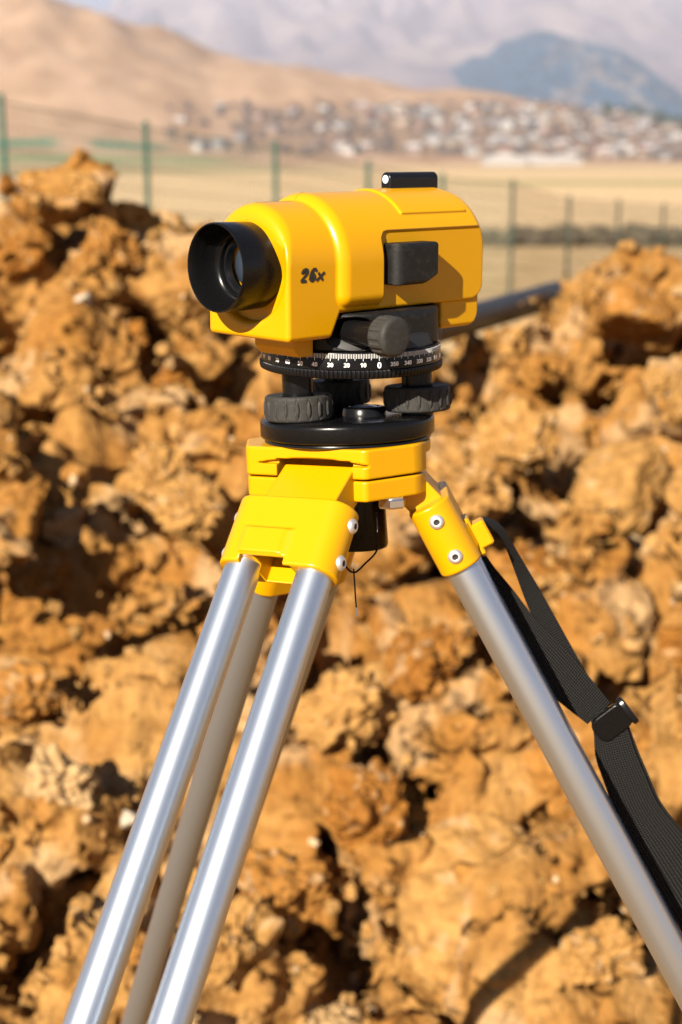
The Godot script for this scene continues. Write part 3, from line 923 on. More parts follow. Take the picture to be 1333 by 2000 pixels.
# ---------------------------------------------------------------- earth
# deep hollows between the clods: where each opens, and how wide
const HOLLOWS := [
	[0.378, 0.245, -2.085, 0.044], [0.449, 0.293, -2.167, 0.050], [0.314, 0.221, -2.033, 0.034], [0.504, 0.251, -2.091, 0.061], [0.540, 0.315, -2.197, 0.041], [0.067, 0.414, -2.354, 0.053],
	[0.139, 0.394, -2.333, 0.038], [0.151, 0.333, -2.218, 0.046], [0.028, 0.274, -2.084, 0.048], [-0.022, 0.315, -2.127, 0.035], [-0.037, 0.242, -1.997, 0.042], [0.059, 0.199, -1.966, 0.059],
	[-0.456, 0.919, -2.828, 0.119], [-0.392, 1.054, -3.242, 0.086], [-0.475, 0.741, -2.507, 0.059], [-0.431, 0.790, -2.659, 0.062], [-0.548, 0.916, -2.736, 0.037], [-0.550, 0.702, -2.410, 0.048],
	[-0.444, 0.367, -2.012, 0.059], [-0.465, 0.299, -1.904, 0.048], [0.383, 0.682, -3.003, 0.070], [0.432, 0.662, -2.949, 0.058], [0.717, 0.825, -3.138, 0.054], [0.634, 0.680, -2.920, 0.068],
	[0.355, 0.782, -3.293, 0.038], [0.396, 0.760, -3.225, 0.031], [0.192, 0.689, -2.976, 0.023], [0.114, 0.548, -2.639, 0.053], [0.032, 0.521, -2.538, 0.041], [-0.371, 0.651, -2.480, 0.039]]
const PIPE_A := Vector3(0.215, 1.012, -3.61)
const PIPE_B := Vector3(0.672, 1.034, -4.40)
const CELL := 0.014
const INTO := Vector3(-0.3800, -0.3000, -0.8750)
const EARTH := Color(0.262, 0.122, 0.030)
const EARTH_LIGHT := Color(0.310, 0.170, 0.055)
const EARTH_DARK := Color(0.20, 0.085, 0.018)
const EARTH_PALE := Color(0.38, 0.262, 0.145)
const CREST := [-3.84, 0.85, -1.92, 1.03, -1.08, 1.10, -0.864, 1.20, -0.744, 1.27, -0.624, 1.36, -0.504, 1.32, -0.396, 1.19, -0.18, 1.04, 0.12, 0.90, 0.396, 0.885, 0.60, 0.895, 0.74, 0.99, 0.936, 1.10, 1.56, 1.17, 2.4, 1.0, 3.84, 0.79]
var nA: FastNoiseLite
var nB: FastNoiseLite
var nC: FastNoiseLite
var nD: FastNoiseLite
var nE: FastNoiseLite
var nF: FastNoiseLite
var nG: FastNoiseLite
var hollow_bins := {}
var crumbs_at := PackedVector3Array()
var crumbs_n := PackedVector3Array()

func heap(x: float, d: float) -> float:      # smooth heap: height at x and at a distance d in front of the camera
	var c := table(CREST, x) + 0.314
	if d < 3.72:
		var t := clampf((d - 1.176) / 2.544, 0.0, 1.0)
		return c * (1.0 - pow(1.0 - t, 1.45)) - 0.314
	return c * (1.0 - step(3.72, 6.24, d)) - 0.314

func soil(x: float, y: float, z: float) -> float:    # below zero inside the heap: clods of three sizes piled on one another
	var base := (y - heap(x, -z)) * 0.78
	if base > 0.44: return base - 0.26
	if base < -0.62: return base + 0.18
	var p := Vector3(x, y, z)
	var w := Vector3(nA.get_noise_3d(x, y, z), nA.get_noise_3d(y + 7.3, z, x), nA.get_noise_3d(z + 3.1, x, y + 5.0))
	base -= 0.15 * nA.get_noise_3d(x * 0.55 + 2.0, y * 0.35, z * 0.55) * smoothstep(-1.5, -2.1, z)
	var q := p + w * 0.15
	var cv := nE.get_noise_3dv(q)
	var s := minf(base + 0.17, rmax((nB.get_noise_3dv(q) + 1.0 - 0.92 - 0.25 * cv) / 5.0, base - 0.05 - 0.07 * cv, 0.03))
	for h in hollow_bins.get(floori(x * 10.0), []):
		var e: Vector3 = p + w * 0.06 - h[0]
		e -= INTO * clampf(e.dot(INTO), -0.12, 0.36)
		s = maxf(s, (h[1] * 1.15 - e.length()) * 0.9)
	if absf(s) < 0.09:
		var r := nF.get_noise_3dv(p)
		var some := smoothstep(0.0, 0.40, w.y + 0.5 * cv)
		s = minf(s + 0.006, rmax((nC.get_noise_3dv(q) + 1.0 - 0.50 - 0.38 * some) / 11.0, s - 0.026, 0.010)) + 0.016 * r
		if absf(s) < 0.04:
			s = minf(s + 0.002, maxf((nD.get_noise_3dv(p + q * 0.4) + 1.0 - 0.10 - 0.42 * some) / 17.0, s - 0.011)) + 0.007 * nG.get_noise_3dv(p)
	return s

func soil_tint(p: Vector3, n: Vector3) -> Color:
	var w := nA.get_noise_3d(p.x * 1.6, p.y * 1.6 + 4.0, p.z * 1.6)
	var r := nF.get_noise_3d(p.x * 0.9 + 3.0, p.y * 0.9, p.z * 0.9)
	var cv := nE.get_noise_3dv(p)
	var c := EARTH.lerp(EARTH_LIGHT, clampf(0.45 + 0.6 * cv + 0.8 * w, 0.0, 1.0))
	c = c.lerp(EARTH_DARK, clampf(0.3 - 1.4 * r, 0.0, 1.0) * 0.5)
	return c.lerp(EARTH_PALE, smoothstep(0.12, 0.40, nF.get_noise_3d(p.x * 0.6 + 9.0, p.y * 0.6, p.z * 0.6) + 0.3 * w) * 0.6)

func heap_point(x: float, d: float) -> Array:   # [point on the lumpy surface, normal of the smooth heap]
	var e := 0.08
	var n := Vector3(heap(x - e, d) - heap(x + e, d), 2.0 * e, heap(x, d + e) - heap(x, d - e)).normalized()
	var p := Vector3(x, heap(x, d), -d) + n * 0.30
	for k in 60:
		var s := soil(p.x, p.y, p.z)
		if s < 0.002: break
		p -= n * clampf(s * 0.6, 0.003, 0.03)
	return [p, n]

func clod_mesh(s: int, grid: int, planes: int, bump: float, fine: float, tint: Color) -> ArrayMesh:
	var r := RandomNumberGenerator.new()
	r.seed = s
	var pl := []
	for k in planes:
		var nn := Vector3(r.randfn(), r.randfn(), r.randfn()).normalized()
		pl.append([nn, r.randf_range(0.55, 0.95)])
	var na := noise(FastNoiseLite.TYPE_SIMPLEX, 1.1, s + 100, 4)
	var nb := noise(FastNoiseLite.TYPE_SIMPLEX, 4.0, s + 200, 4)
	var nc := noise(FastNoiseLite.TYPE_CELLULAR, 2.6, s + 300, 1)
	nc.cellular_return_type = FastNoiseLite.RETURN_DISTANCE
	var v := PackedVector3Array()
	var ix := PackedInt32Array()
	var col := PackedColorArray()
	for face in 6:
		var at := v.size()
		for j in grid + 1:
			for i in grid + 1:
				var a := tan((i * 2.0 / grid - 1.0) * PI / 4.0)
				var b := tan((j * 2.0 / grid - 1.0) * PI / 4.0)
				var d: Vector3 = [Vector3(1, a, b), Vector3(-1, a, b), Vector3(a, 1, b), Vector3(a, -1, b), Vector3(a, b, 1), Vector3(a, b, -1)][face].normalized()
				var rad := 1.05
				for q in pl:
					var c: float = d.dot(q[0])
					if c > 0.05: rad = smin(rad, q[1] / c, 0.12)
				var p := d * rad
				rad *= 1.0 + bump * na.get_noise_3d(p.x, p.y, p.z) + fine * nb.get_noise_3d(p.x, p.y, p.z) - bump * 0.5 * clampf(nc.get_noise_3d(p.x, p.y, p.z) + 0.6, 0.0, 1.0)
				v.append(d * rad)
				var k := nb.get_noise_3d(p.x + 9.0, p.y, p.z)
				var pale := smoothstep(0.25, 0.5, na.get_noise_3d(p.x * 1.7 + 4.0, p.y * 1.7, p.z * 1.7)) * 0.6
				col.append((tint * (1.0 + 0.25 * k)).lerp(EARTH_PALE, pale))
		for j in grid:
			for i in grid:
				var k := at + j * (grid + 1) + i
				ix.append_array([k, k + 1, k + grid + 1, k + 1, k + grid + 2, k + grid + 1])
	# smooth normals, seams joined by position
	var acc := {}
	for k in range(0, ix.size(), 3):
		var a := v[ix[k]]
		var b := v[ix[k + 1]]
		var c := v[ix[k + 2]]
		var nn := (b - a).cross(c - a)
		if nn.dot(a + b + c) < 0.0: nn = -nn
		for e in [a, b, c]:
			var key := Vector3i((e * 2000.0).round())
			acc[key] = acc.get(key, Vector3.ZERO) + nn
	var n := PackedVector3Array()
	for e in v:
		n.append((acc[Vector3i((e * 2000.0).round())] as Vector3).normalized())
	return finish(v, n, ix, PackedVector2Array(), col)

func earth() -> void:
	nA = noise(FastNoiseLite.TYPE_SIMPLEX, 2.6, 41, 3)
	nB = noise(FastNoiseLite.TYPE_CELLULAR, 2.5, 42, 1)
	nB.cellular_return_type = FastNoiseLite.RETURN_DISTANCE
	nE = noise(FastNoiseLite.TYPE_CELLULAR, 2.5, 42, 1)
	nE.cellular_return_type = FastNoiseLite.RETURN_CELL_VALUE
	nC = noise(FastNoiseLite.TYPE_CELLULAR, 6.2, 43, 1)
	nC.cellular_return_type = FastNoiseLite.RETURN_DISTANCE
	nD = noise(FastNoiseLite.TYPE_CELLULAR, 12.0, 44, 1)
	nD.cellular_return_type = FastNoiseLite.RETURN_DISTANCE
	nF = noise(FastNoiseLite.TYPE_SIMPLEX, 6.0, 45, 5)
	nG = noise(FastNoiseLite.TYPE_SIMPLEX, 30.0, 46, 3)
	for f in [nB, nC, nD, nE]:
		f.fractal_type = FastNoiseLite.FRACTAL_NONE
	nB.cellular_distance_function = FastNoiseLite.DISTANCE_HYBRID
	nC.cellular_distance_function = FastNoiseLite.DISTANCE_HYBRID
	nE.cellular_distance_function = FastNoiseLite.DISTANCE_HYBRID
	for h in HOLLOWS:
		var at := Vector3(h[0], h[1], h[2])
		for k in range(floori((at.x - h[3] * 1.2 - 0.20) * 10.0), floori((at.x + h[3] * 1.2 + 0.10) * 10.0) + 1):
			if not hollow_bins.has(k): hollow_bins[k] = []
			hollow_bins[k].append([at, h[3]])
	var keep := func(x: float, _y: float, z: float) -> bool: return absf(x) < 0.44 - z * 0.25
	var hm := nets(soil, Vector3(-1.44, -0.25, -4.4), Vector3(1.44, 1.66, -1.42), CELL, 0.17, keep, soil_tint)
	var arr := hm.surface_get_arrays(0)
	crumbs_at = arr[Mesh.ARRAY_VERTEX]
	crumbs_n = arr[Mesh.ARRAY_NORMAL]
	print("heap vertices ", crumbs_at.size())
	tag(obj("earth_mound", hm, M.earth), "heap of freshly dug ochre earth filling the space behind the tripod", "earth heap", "", "structure")
	# the heap's flanks and back, which the camera does not see
	var v := PackedVector3Array()
	var col := PackedColorArray()
	for r in 120:
		var d := lerpf(1.0, 6.4, r / 119.0)
		for k in 200:
			var e := k / 199.0 * 2.0 - 1.0
			var x := 1.9 * e + 1.8 * e * e * e
			var inside := step(0.40 + d * 0.25, 0.22 + d * 0.25, absf(x)) * step(4.45, 4.2, d)
			v.append(Vector3(x, heap(x, d) - 0.02 - 0.30 * inside + 0.14 * nF.get_noise_3d(x * 0.5, d * 0.5, 0.0) + 0.06 * nC.get_noise_3d(x, d, 0.0), -d))
			col.append(soil_tint(v[-1], Vector3.UP))
	tag(obj("earth_slope", grid_mesh(v, 120, 200, false, 2, PackedVector2Array(), col), M.earth), "flanks and back of the earth heap", "earth heap", "", "structure")

# spots on the heap: across, distance, half size, squash, kind, tilt, label
const CLODS := [
	[-0.793, 3.517, 0.074, 0.8, "slab", "pale tan slab of dry earth leaning at the upper left of the heap"],
	[-0.632, 3.292, 0.023, 0.9, "pale", "small whitish pebble below the pale slab near the heap's upper left"],
	[0.606, 3.228, 0.144, 0.75, "block", "large angular ochre block of earth above the round tan stone"],
	[0.612, 3.06, 0.078, 0.75, "stone", "smooth rounded tan stone sitting in a dark hollow beside the strap"],
	[0.396, 2.82, 0.084, 0.8, "clod", "lumpy ochre clod just right of the tripod's right clamp"],
	[0.253, 2.918, 0.096, 0.8, "clod", "crumbly clod behind the gap between head plate and right clamp"],
	[0.774, 3.576, 0.132, 0.7, "block", "broad orange block at the crest of the heap beside the pipe"],
	[0.029, 2.168, 0.084, 0.9, "clod", "orange clod overhanging a black cleft between the two nearest legs"],
	[0.234, 2.136, 0.18, 0.85, "block", "biggest earth boulder, pale and speckled, low between the legs"],
	[-0.096, 2.082, 0.086, 0.85, "clod", "pitted grey-brown clod just right of the second leg tube"],
	[-0.548, 2.56, 0.072, 0.8, "clod", "rounded clod left of the wide black hollow in the heap"],
	[-0.314, 2.69, 0.072, 0.8, "clod", "knobbly clod left of the tripod's front clamp"],
	[-0.528, 2.282, 0.082, 0.8, "clod", "low clod beside the outer leg tube near the picture's edge"],
	[-0.409, 3.408, 0.102, 0.8, "clod", "upright lumpy clod left of the eyepiece"],
	[-0.600, 3.480, 0.052, 0.7, "clod", "pointed clod forming the highest peak of the heap"],
	[-0.516, 3.48, 0.072, 0.9, "clod", "dark-sided clod on the ridge right of the highest peak"],
	[-0.314, 3.24, 0.09, 0.8, "clod", "lumpy clod under the eyepiece's lower rim"],
	[0.385, 3.148, 0.09, 0.8, "clod", "yellowish clod right of the levelling screws"],
	[0.541, 2.518, 0.096, 0.8, "clod", "brownish clod right of the strap's slide buckle"],
	[0.125, 2.441, 0.078, 0.85, "clod", "jutting clod above the black cleft between the legs"],
	[-0.024, 2.364, 0.096, 0.8, "clod", "cracked orange clod beside the hanging wire's lower end"],
	[0.425, 2.306, 0.126, 0.75, "block", "flat-faced pale block left of the right leg tube"],
	[-0.005, 1.92, 0.078, 0.85, "pale_clod", "chalky speckled clod at the bottom of the heap"],
	[0.386, 1.975, 0.062, 0.85, "clod", "small clod beside the right leg at the lower edge"],
	[-0.46, 2.069, 0.06, 0.9, "pale_clod", "whitish crumbly clod left of the outer leg tube"],
	[-0.356, 2.068, 0.022, 0.9, "pale", "tiny pale stone between crumbs beside the outer leg tube"],
	[0.199, 2.57, 0.026, 0.9, "pale", "small white-speckled stone left of the right leg"],
	[-0.218, 2.425, 0.06, 0.8, "clod", "clod directly behind the outer leg tube"],
	[0.672, 2.7, 0.09, 0.8, "clod", "clod beneath the round tan stone at the right edge"],
	[0.504, 3.48, 0.072, 0.8, "pale_clod", "whitish clod below the black pipe"],
]

func clods() -> void:
	var tints := [EARTH, EARTH_DARK * 1.1, EARTH_LIGHT]
	var shapes := []
	for k in 6: shapes.append(clod_mesh(900 + k * 13, 34, 9, 0.34, 0.16, tints[k % 3]))
	var blocks := []
	for k in 3: blocks.append(clod_mesh(1200 + k * 17, 40, 6, 0.11, 0.06, tints[k]))
	var pales := []
	for k in 2: pales.append(clod_mesh(1500 + k * 7, 34, 9, 0.34, 0.18, Color(0.38, 0.25, 0.12)))
	var pebbles := []
	for k in 3: pebbles.append(clod_mesh(1700 + k * 5, 14, 12, 0.12, 0.03, Color(1, 1, 1)))
	var n := 0
	for c in CLODS:
		var q := heap_point(c[0], c[1])
		var kind: String = c[4]
		var mesh: Mesh = shapes[n % 6]
		var m: Material = M.earth
		var called := "earth_clod"
		var cat := "earth clod"
		if kind == "block": mesh = blocks[n % 3]
		elif kind == "slab": mesh = blocks[1]
		elif kind == "pale_clod": mesh = pales[n % 2]
		elif kind == "stone":
			mesh = pebbles[0]
			m = M.stone
			called = "round_stone"
			cat = "stone"
		elif kind == "pale":
			mesh = pebbles[n % 3]
			m = M.pale_stone
			called = "pale_pebble"
			cat = "pebble"
		var b := Basis.from_euler(Vector3(rng.randf_range(-0.5, 0.5), rng.randf_range(0, TAU), rng.randf_range(-0.5, 0.5)))
		if kind == "slab": b = Basis.from_euler(Vector3(0.2, 0.5, 0.9))
		if kind == "stone": b = Basis.from_euler(Vector3(0.3, 0.2, 0.1))
		var s: float = c[2]
		var nn: Vector3 = q[1]
		b = b.scaled_local(Vector3(s, s * c[3], s))
		var o := obj(called, mesh, m, null, Transform3D(b, q[0] + nn * s * (0.45 if kind == "block" else 0.28)))
		tag(o, c[5], cat, "clods and stones on the earth heap")
		n += 1
	# unnamed middling clods that nothing tells apart
	for k in 44:
		var d := rng.randf_range(1.5, 3.9)
		var x := rng.randf_range(-0.30, 0.30) * d + rng.randfn(0.0, 0.05)
		var s := 0.024 + 0.054 * pow(rng.randf(), 2.0)
		var q := heap_point(x, d)
		var b := Basis.from_euler(Vector3(rng.randf() * TAU, rng.randf() * TAU, rng.randf() * TAU)).scaled_local(Vector3(s, s * rng.randf_range(0.6, 0.9), s))
		var o := obj("earth_lump", shapes[k % 6] if k % 9 else pales[k % 2], M.earth, null, Transform3D(b, q[0] + q[1] * s * 0.2))
		tag(o, "rough ochre lump of dug earth lying among many others on the heap", "earth lump", "middling earth lumps on the heap")
	# crumbs
	var small := clod_mesh(2100, 8, 9, 0.34, 0.10, EARTH_LIGHT)
	for pass_ in 2:
		var mm := MultiMesh.new()
		mm.transform_format = MultiMesh.TRANSFORM_3D
		mm.use_colors = true
		mm.mesh = small
		var many: int = [5000, 500][pass_]
		mm.instance_count = many
		for k in many:
			var at := rng.randi() % crumbs_at.size()
			var q := [crumbs_at[at], crumbs_n[at]]
			var s := 0.0035 + 0.016 * pow(rng.randf(), 3.5)
			if pass_ == 1: s = 0.004 + 0.008 * pow(rng.randf(), 2.0)
			var b := Basis.from_euler(Vector3(rng.randf() * TAU, rng.randf() * TAU, rng.randf() * TAU)).scaled_local(Vector3.ONE * s)
			mm.set_instance_transform(k, Transform3D(b, q[0] + q[1] * s * 0.3))
			var t := rng.randf_range(0.75, 1.15)
			mm.set_instance_color(k, Color(t, t, t) if pass_ == 0 else Color(1.5, 1.9, 3.3))
		var mi := MultiMeshInstance3D.new()
		mi.name = "soil_crumbs" if pass_ == 0 else "white_grit"
		mi.multimesh = mm
		mi.material_override = M.earth
		add_child(mi)
		tag(mi, "loose crumbs of ochre soil strewn over the heap" if pass_ == 0 else "pale grit scattered through the heap of earth", "soil crumbs" if pass_ == 0 else "grit", "", "stuff")

# ---------------------------------------------------------------- country
var nL: FastNoiseLite
var nM: FastNoiseLite

func ground_y(x: float, z: float) -> float:
	var d := -z
	var r := sqrt(x * x + z * z)
	var y := -0.09 * clampf(d - 12.5, 0.0, 22.5) - 2.0 * step(35.0, 120.0, d) - 1.5 * step(120.0, 900.0, d)
	if r > 5.0: y += nL.get_noise_2d(x * 0.35, z * 0.35) * 0.10 * step(5.0, 12.0, r)
	return y

const RIDGE := [-900.0, 60.0, -560.0, 150.0, -430.0, 176.0, -346.0, 184.0, -285.0, 166.0, -224.0, 140.0, -132.0, 111.0, -60.0, 97.0, 20.0, 88.0, 143.0, 71.0, 235.0, 59.0, 320.0, 45.0, 408.0, 34.0, 700.0, 26.0, 1200.0, 40.0]

func hill_y(x: float, d: float) -> float:
	var c := table(RIDGE, x * 1700.0 / maxf(d, 400.0))
	var g := nM.get_noise_2d(x * 0.6, d * 0.25)
	return -6.0 + (c + 6.0) * pow(step(840.0, 1780.0, d), 1.1) * (1.0 + 0.10 * g) * (1.0 - 0.5 * step(1750.0, 2700.0, d))

const PEAKS := [-9000.0, 500.0, -3600.0, 640.0, -2000.0, 790.0, -1650.0, 830.0, -1200.0, 1000.0, -500.0, 1120.0, 800.0, 1230.0, 2200.0, 1180.0, 4000.0, 1100.0, 9000.0, 700.0]

func mountain_y(x: float, d: float) -> float:
	var c := table(PEAKS, x * 9000.0 / d)
	var t := clampf((d - 2700.0) / 6300.0, 0.0, 1.0)
	var g := nM.get_noise_2d(x * 0.09, d * 0.03)
	var g2 := absf(nM.get_noise_2d(x * 0.22 + 500.0, d * 0.05))
	return -20.0 + c * pow(t, 1.7) * (1.0 + 0.16 * g * t - 0.34 * g2 * t) * (1.0 - 0.3 * step(9000.0, 12000.0, d))

func patch(cols: int, rows: int, az0: float, az1: float, d0: float, d1: float, f: Callable, tint: Callable) -> ArrayMesh:
	var v := PackedVector3Array()
	var col := PackedColorArray()
	for r in rows:
		var d := lerpf(d0, d1, float(r) / (rows - 1))
		for s in cols:
			var x := d * lerpf(az0, az1, float(s) / (cols - 1))
			var y: float = f.call(x, d)
			v.append(Vector3(x, y, -d))
			col.append(tint.call(x, d, y))
	return grid_mesh(v, rows, cols, false, 2, PackedVector2Array(), col)

func land() -> void:
	nL = noise(FastNoiseLite.TYPE_SIMPLEX, 0.3, 61, 4)
	nM = noise(FastNoiseLite.TYPE_SIMPLEX, 0.008, 62, 5)
	var v := PackedVector3Array()
	var col := PackedColorArray()
	var seg := 540
	var rows := 230
	for r in rows:
		var rad := 0.25 * pow(14000.0 / 0.25, float(r) / (rows - 1))
		for s in seg + 1:
			var a := TAU * s / seg
			var x := sin(a) * rad
			var z := -cos(a) * rad
			v.append(Vector3(x, ground_y(x, z) - (rad * rad / 12.0e6), z))
			var n := nL.get_noise_2d(x * 0.05, z * 0.05)
			var n2 := nL.get_noise_2d(x * 0.012 + 90.0, z * 0.03)
			var c := Color(0.28, 0.15, 0.05)
			c = c.lerp(Color(0.46, 0.33, 0.18), smoothstep(5.0, 9.0, rad + 2.0 * n))
			c = c.lerp(Color(0.40, 0.285, 0.155), clampf(0.5 + 1.2 * n2, 0.0, 1.0) * smoothstep(9.0, 20.0, rad))
			if z < -20.0:
				var d := -z + 10.0 * n2
				var band := smoothstep(58.0, 64.0, d) * (1.0 - smoothstep(88.0, 100.0, d))
				c = c.lerp(Color(0.085, 0.068, 0.042) * (1.0 + 0.6 * n), band * clampf(0.35 + x * 0.045, 0.0, 1.0))
				c = c.lerp(Color(0.56, 0.41, 0.245), smoothstep(100.0, 110.0, d))
				c = c.lerp(Color(0.24, 0.25, 0.11), smoothstep(255.0, 275.0, d) * (1.0 - smoothstep(310.0, 330.0, d)) * smoothstep(5.0, 40.0, x) * 0.8)
				c = c.lerp(Color(0.50, 0.37, 0.225), smoothstep(420.0, 470.0, d))
				c = c.lerp(Color(0.17, 0.12, 0.08), smoothstep(370.0, 385.0, d) * (1.0 - smoothstep(430.0, 445.0, d)) * smoothstep(-50.0, -80.0, x) * 0.8)
				c = c.lerp(Color(0.20, 0.20, 0.085), smoothstep(480.0, 520.0, d) * (1.0 - smoothstep(700.0, 760.0, d)) * smoothstep(20.0, -60.0, x) * 0.8)
			col.append(c)
	tag(obj("ground", grid_mesh(v, rows, seg + 1, false, 2, PackedVector2Array(), col), M.land), "dry tan fields stretching to the foot of the hills", "", "", "structure")
	var tan_hill := func(x: float, d: float, y: float) -> Color:
		var g := nM.get_noise_2d(x * 1.5, d * 0.8)
		var az := x / d * 2778.0 + 666.0
		var c := Color(0.34, 0.23, 0.152).lerp(Color(0.29, 0.19, 0.12), clampf(0.5 + 1.3 * g, 0.0, 1.0))
		c = c.lerp(Color(0.22, 0.14, 0.085), smoothstep(0.12, 0.4, nM.get_noise_2d(x * 3.0 + 200.0, d * 1.2)) * 0.5)
		var green := smoothstep(905.0, 915.0, d) * (1.0 - smoothstep(960.0, 975.0, d)) * smoothstep(520.0, 400.0, az)
		c = c.lerp(Color(0.15, 0.20, 0.085), green * 0.85)
		var green2 := smoothstep(1000.0, 1010.0, d) * (1.0 - smoothstep(1035.0, 1050.0, d)) * smoothstep(360.0, 300.0, az) * (1.0 - smoothstep(110.0, 150.0, az) * (1.0 - smoothstep(190.0, 200.0, az)))
		c = c.lerp(Color(0.05, 0.15, 0.09), green2 * 0.9)
		var town := smoothstep(300.0, 600.0, az) * smoothstep(980.0, 1030.0, d) * (1.0 - smoothstep(80.0, 98.0, (y - 1.45) / d * 2778.0 + 12.0 * g))
		c = c.lerp(Color(0.11, 0.08, 0.06), town * 0.55)
		return c
	tag(obj("brown_hill", patch(420, 130, -1.0, 1.0, 830.0, 2700.0, hill_y, tan_hill), M.far_land), "bare tan hill sloping down from the left behind the village", "", "", "structure")
	var rock := func(x: float, d: float, y: float) -> Color:
		var g := nM.get_noise_2d(x * 0.25, d * 0.12)
		return Color(0.13, 0.105, 0.115).lerp(Color(0.20, 0.16, 0.15), clampf(0.5 + 1.6 * g, 0.0, 1.0))
	tag(obj("mountains", patch(360, 100, -1.2, 1.2, 2700.0, 12000.0, mountain_y, rock), M.far_land), "pale hazy mountains filling the top of the view", "", "", "structure")
	# the wooded hill in front of the mountains
	var wv := PackedVector3Array()
	var wc := PackedColorArray()
	for r in 60:
		for s in 120:
			var e := float(s) / 119.0 * 2.0 - 1.0
			var w := float(r) / 59.0 * 2.0 - 1.0
			var x := 765.0 + e * 385.0
			var d := 5200.0 + w * 900.0
			var top := table([-1.0, 0.0, -0.85, 0.16, -0.62, 0.42, -0.35, 0.78, -0.05, 1.0, 0.22, 0.93, 0.5, 0.80, 0.75, 0.62, 0.9, 0.40, 1.0, 0.0], e)
			var y := mountain_y(x, d) - 14.0 + 162.0 * top * (1.0 - 0.25 * smoothstep(0.5, 1.0, e)) * sqrt(maxf(0.0, 1.0 - w * w)) * (1.0 + 0.16 * nM.get_noise_2d(x * 2.2, d))
			wv.append(Vector3(x, y, -d))
			var g := nM.get_noise_2d(x * 0.9 + 40.0, d * 0.5)
			var c := Color(0.008, 0.036, 0.066) * (1.0 + 0.5 * g)
			var clear := smoothstep(0.0, 0.22, nM.get_noise_2d(x * 0.7, d * 0.9 + 300.0) + 0.30 - 1.3 * absf(e - 0.12) - 0.5 * absf(w + 0.75))
			c = c.lerp(Color(0.30, 0.21, 0.14), clear * 0.35)
			wc.append(c)
	tag(obj("wooded_hill", grid_mesh(wv, 60, 120, false, 2, PackedVector2Array(), wc), M.far_land), "dark blue-green wooded hill with tan clearings in front of the mountains", "", "", "structure")

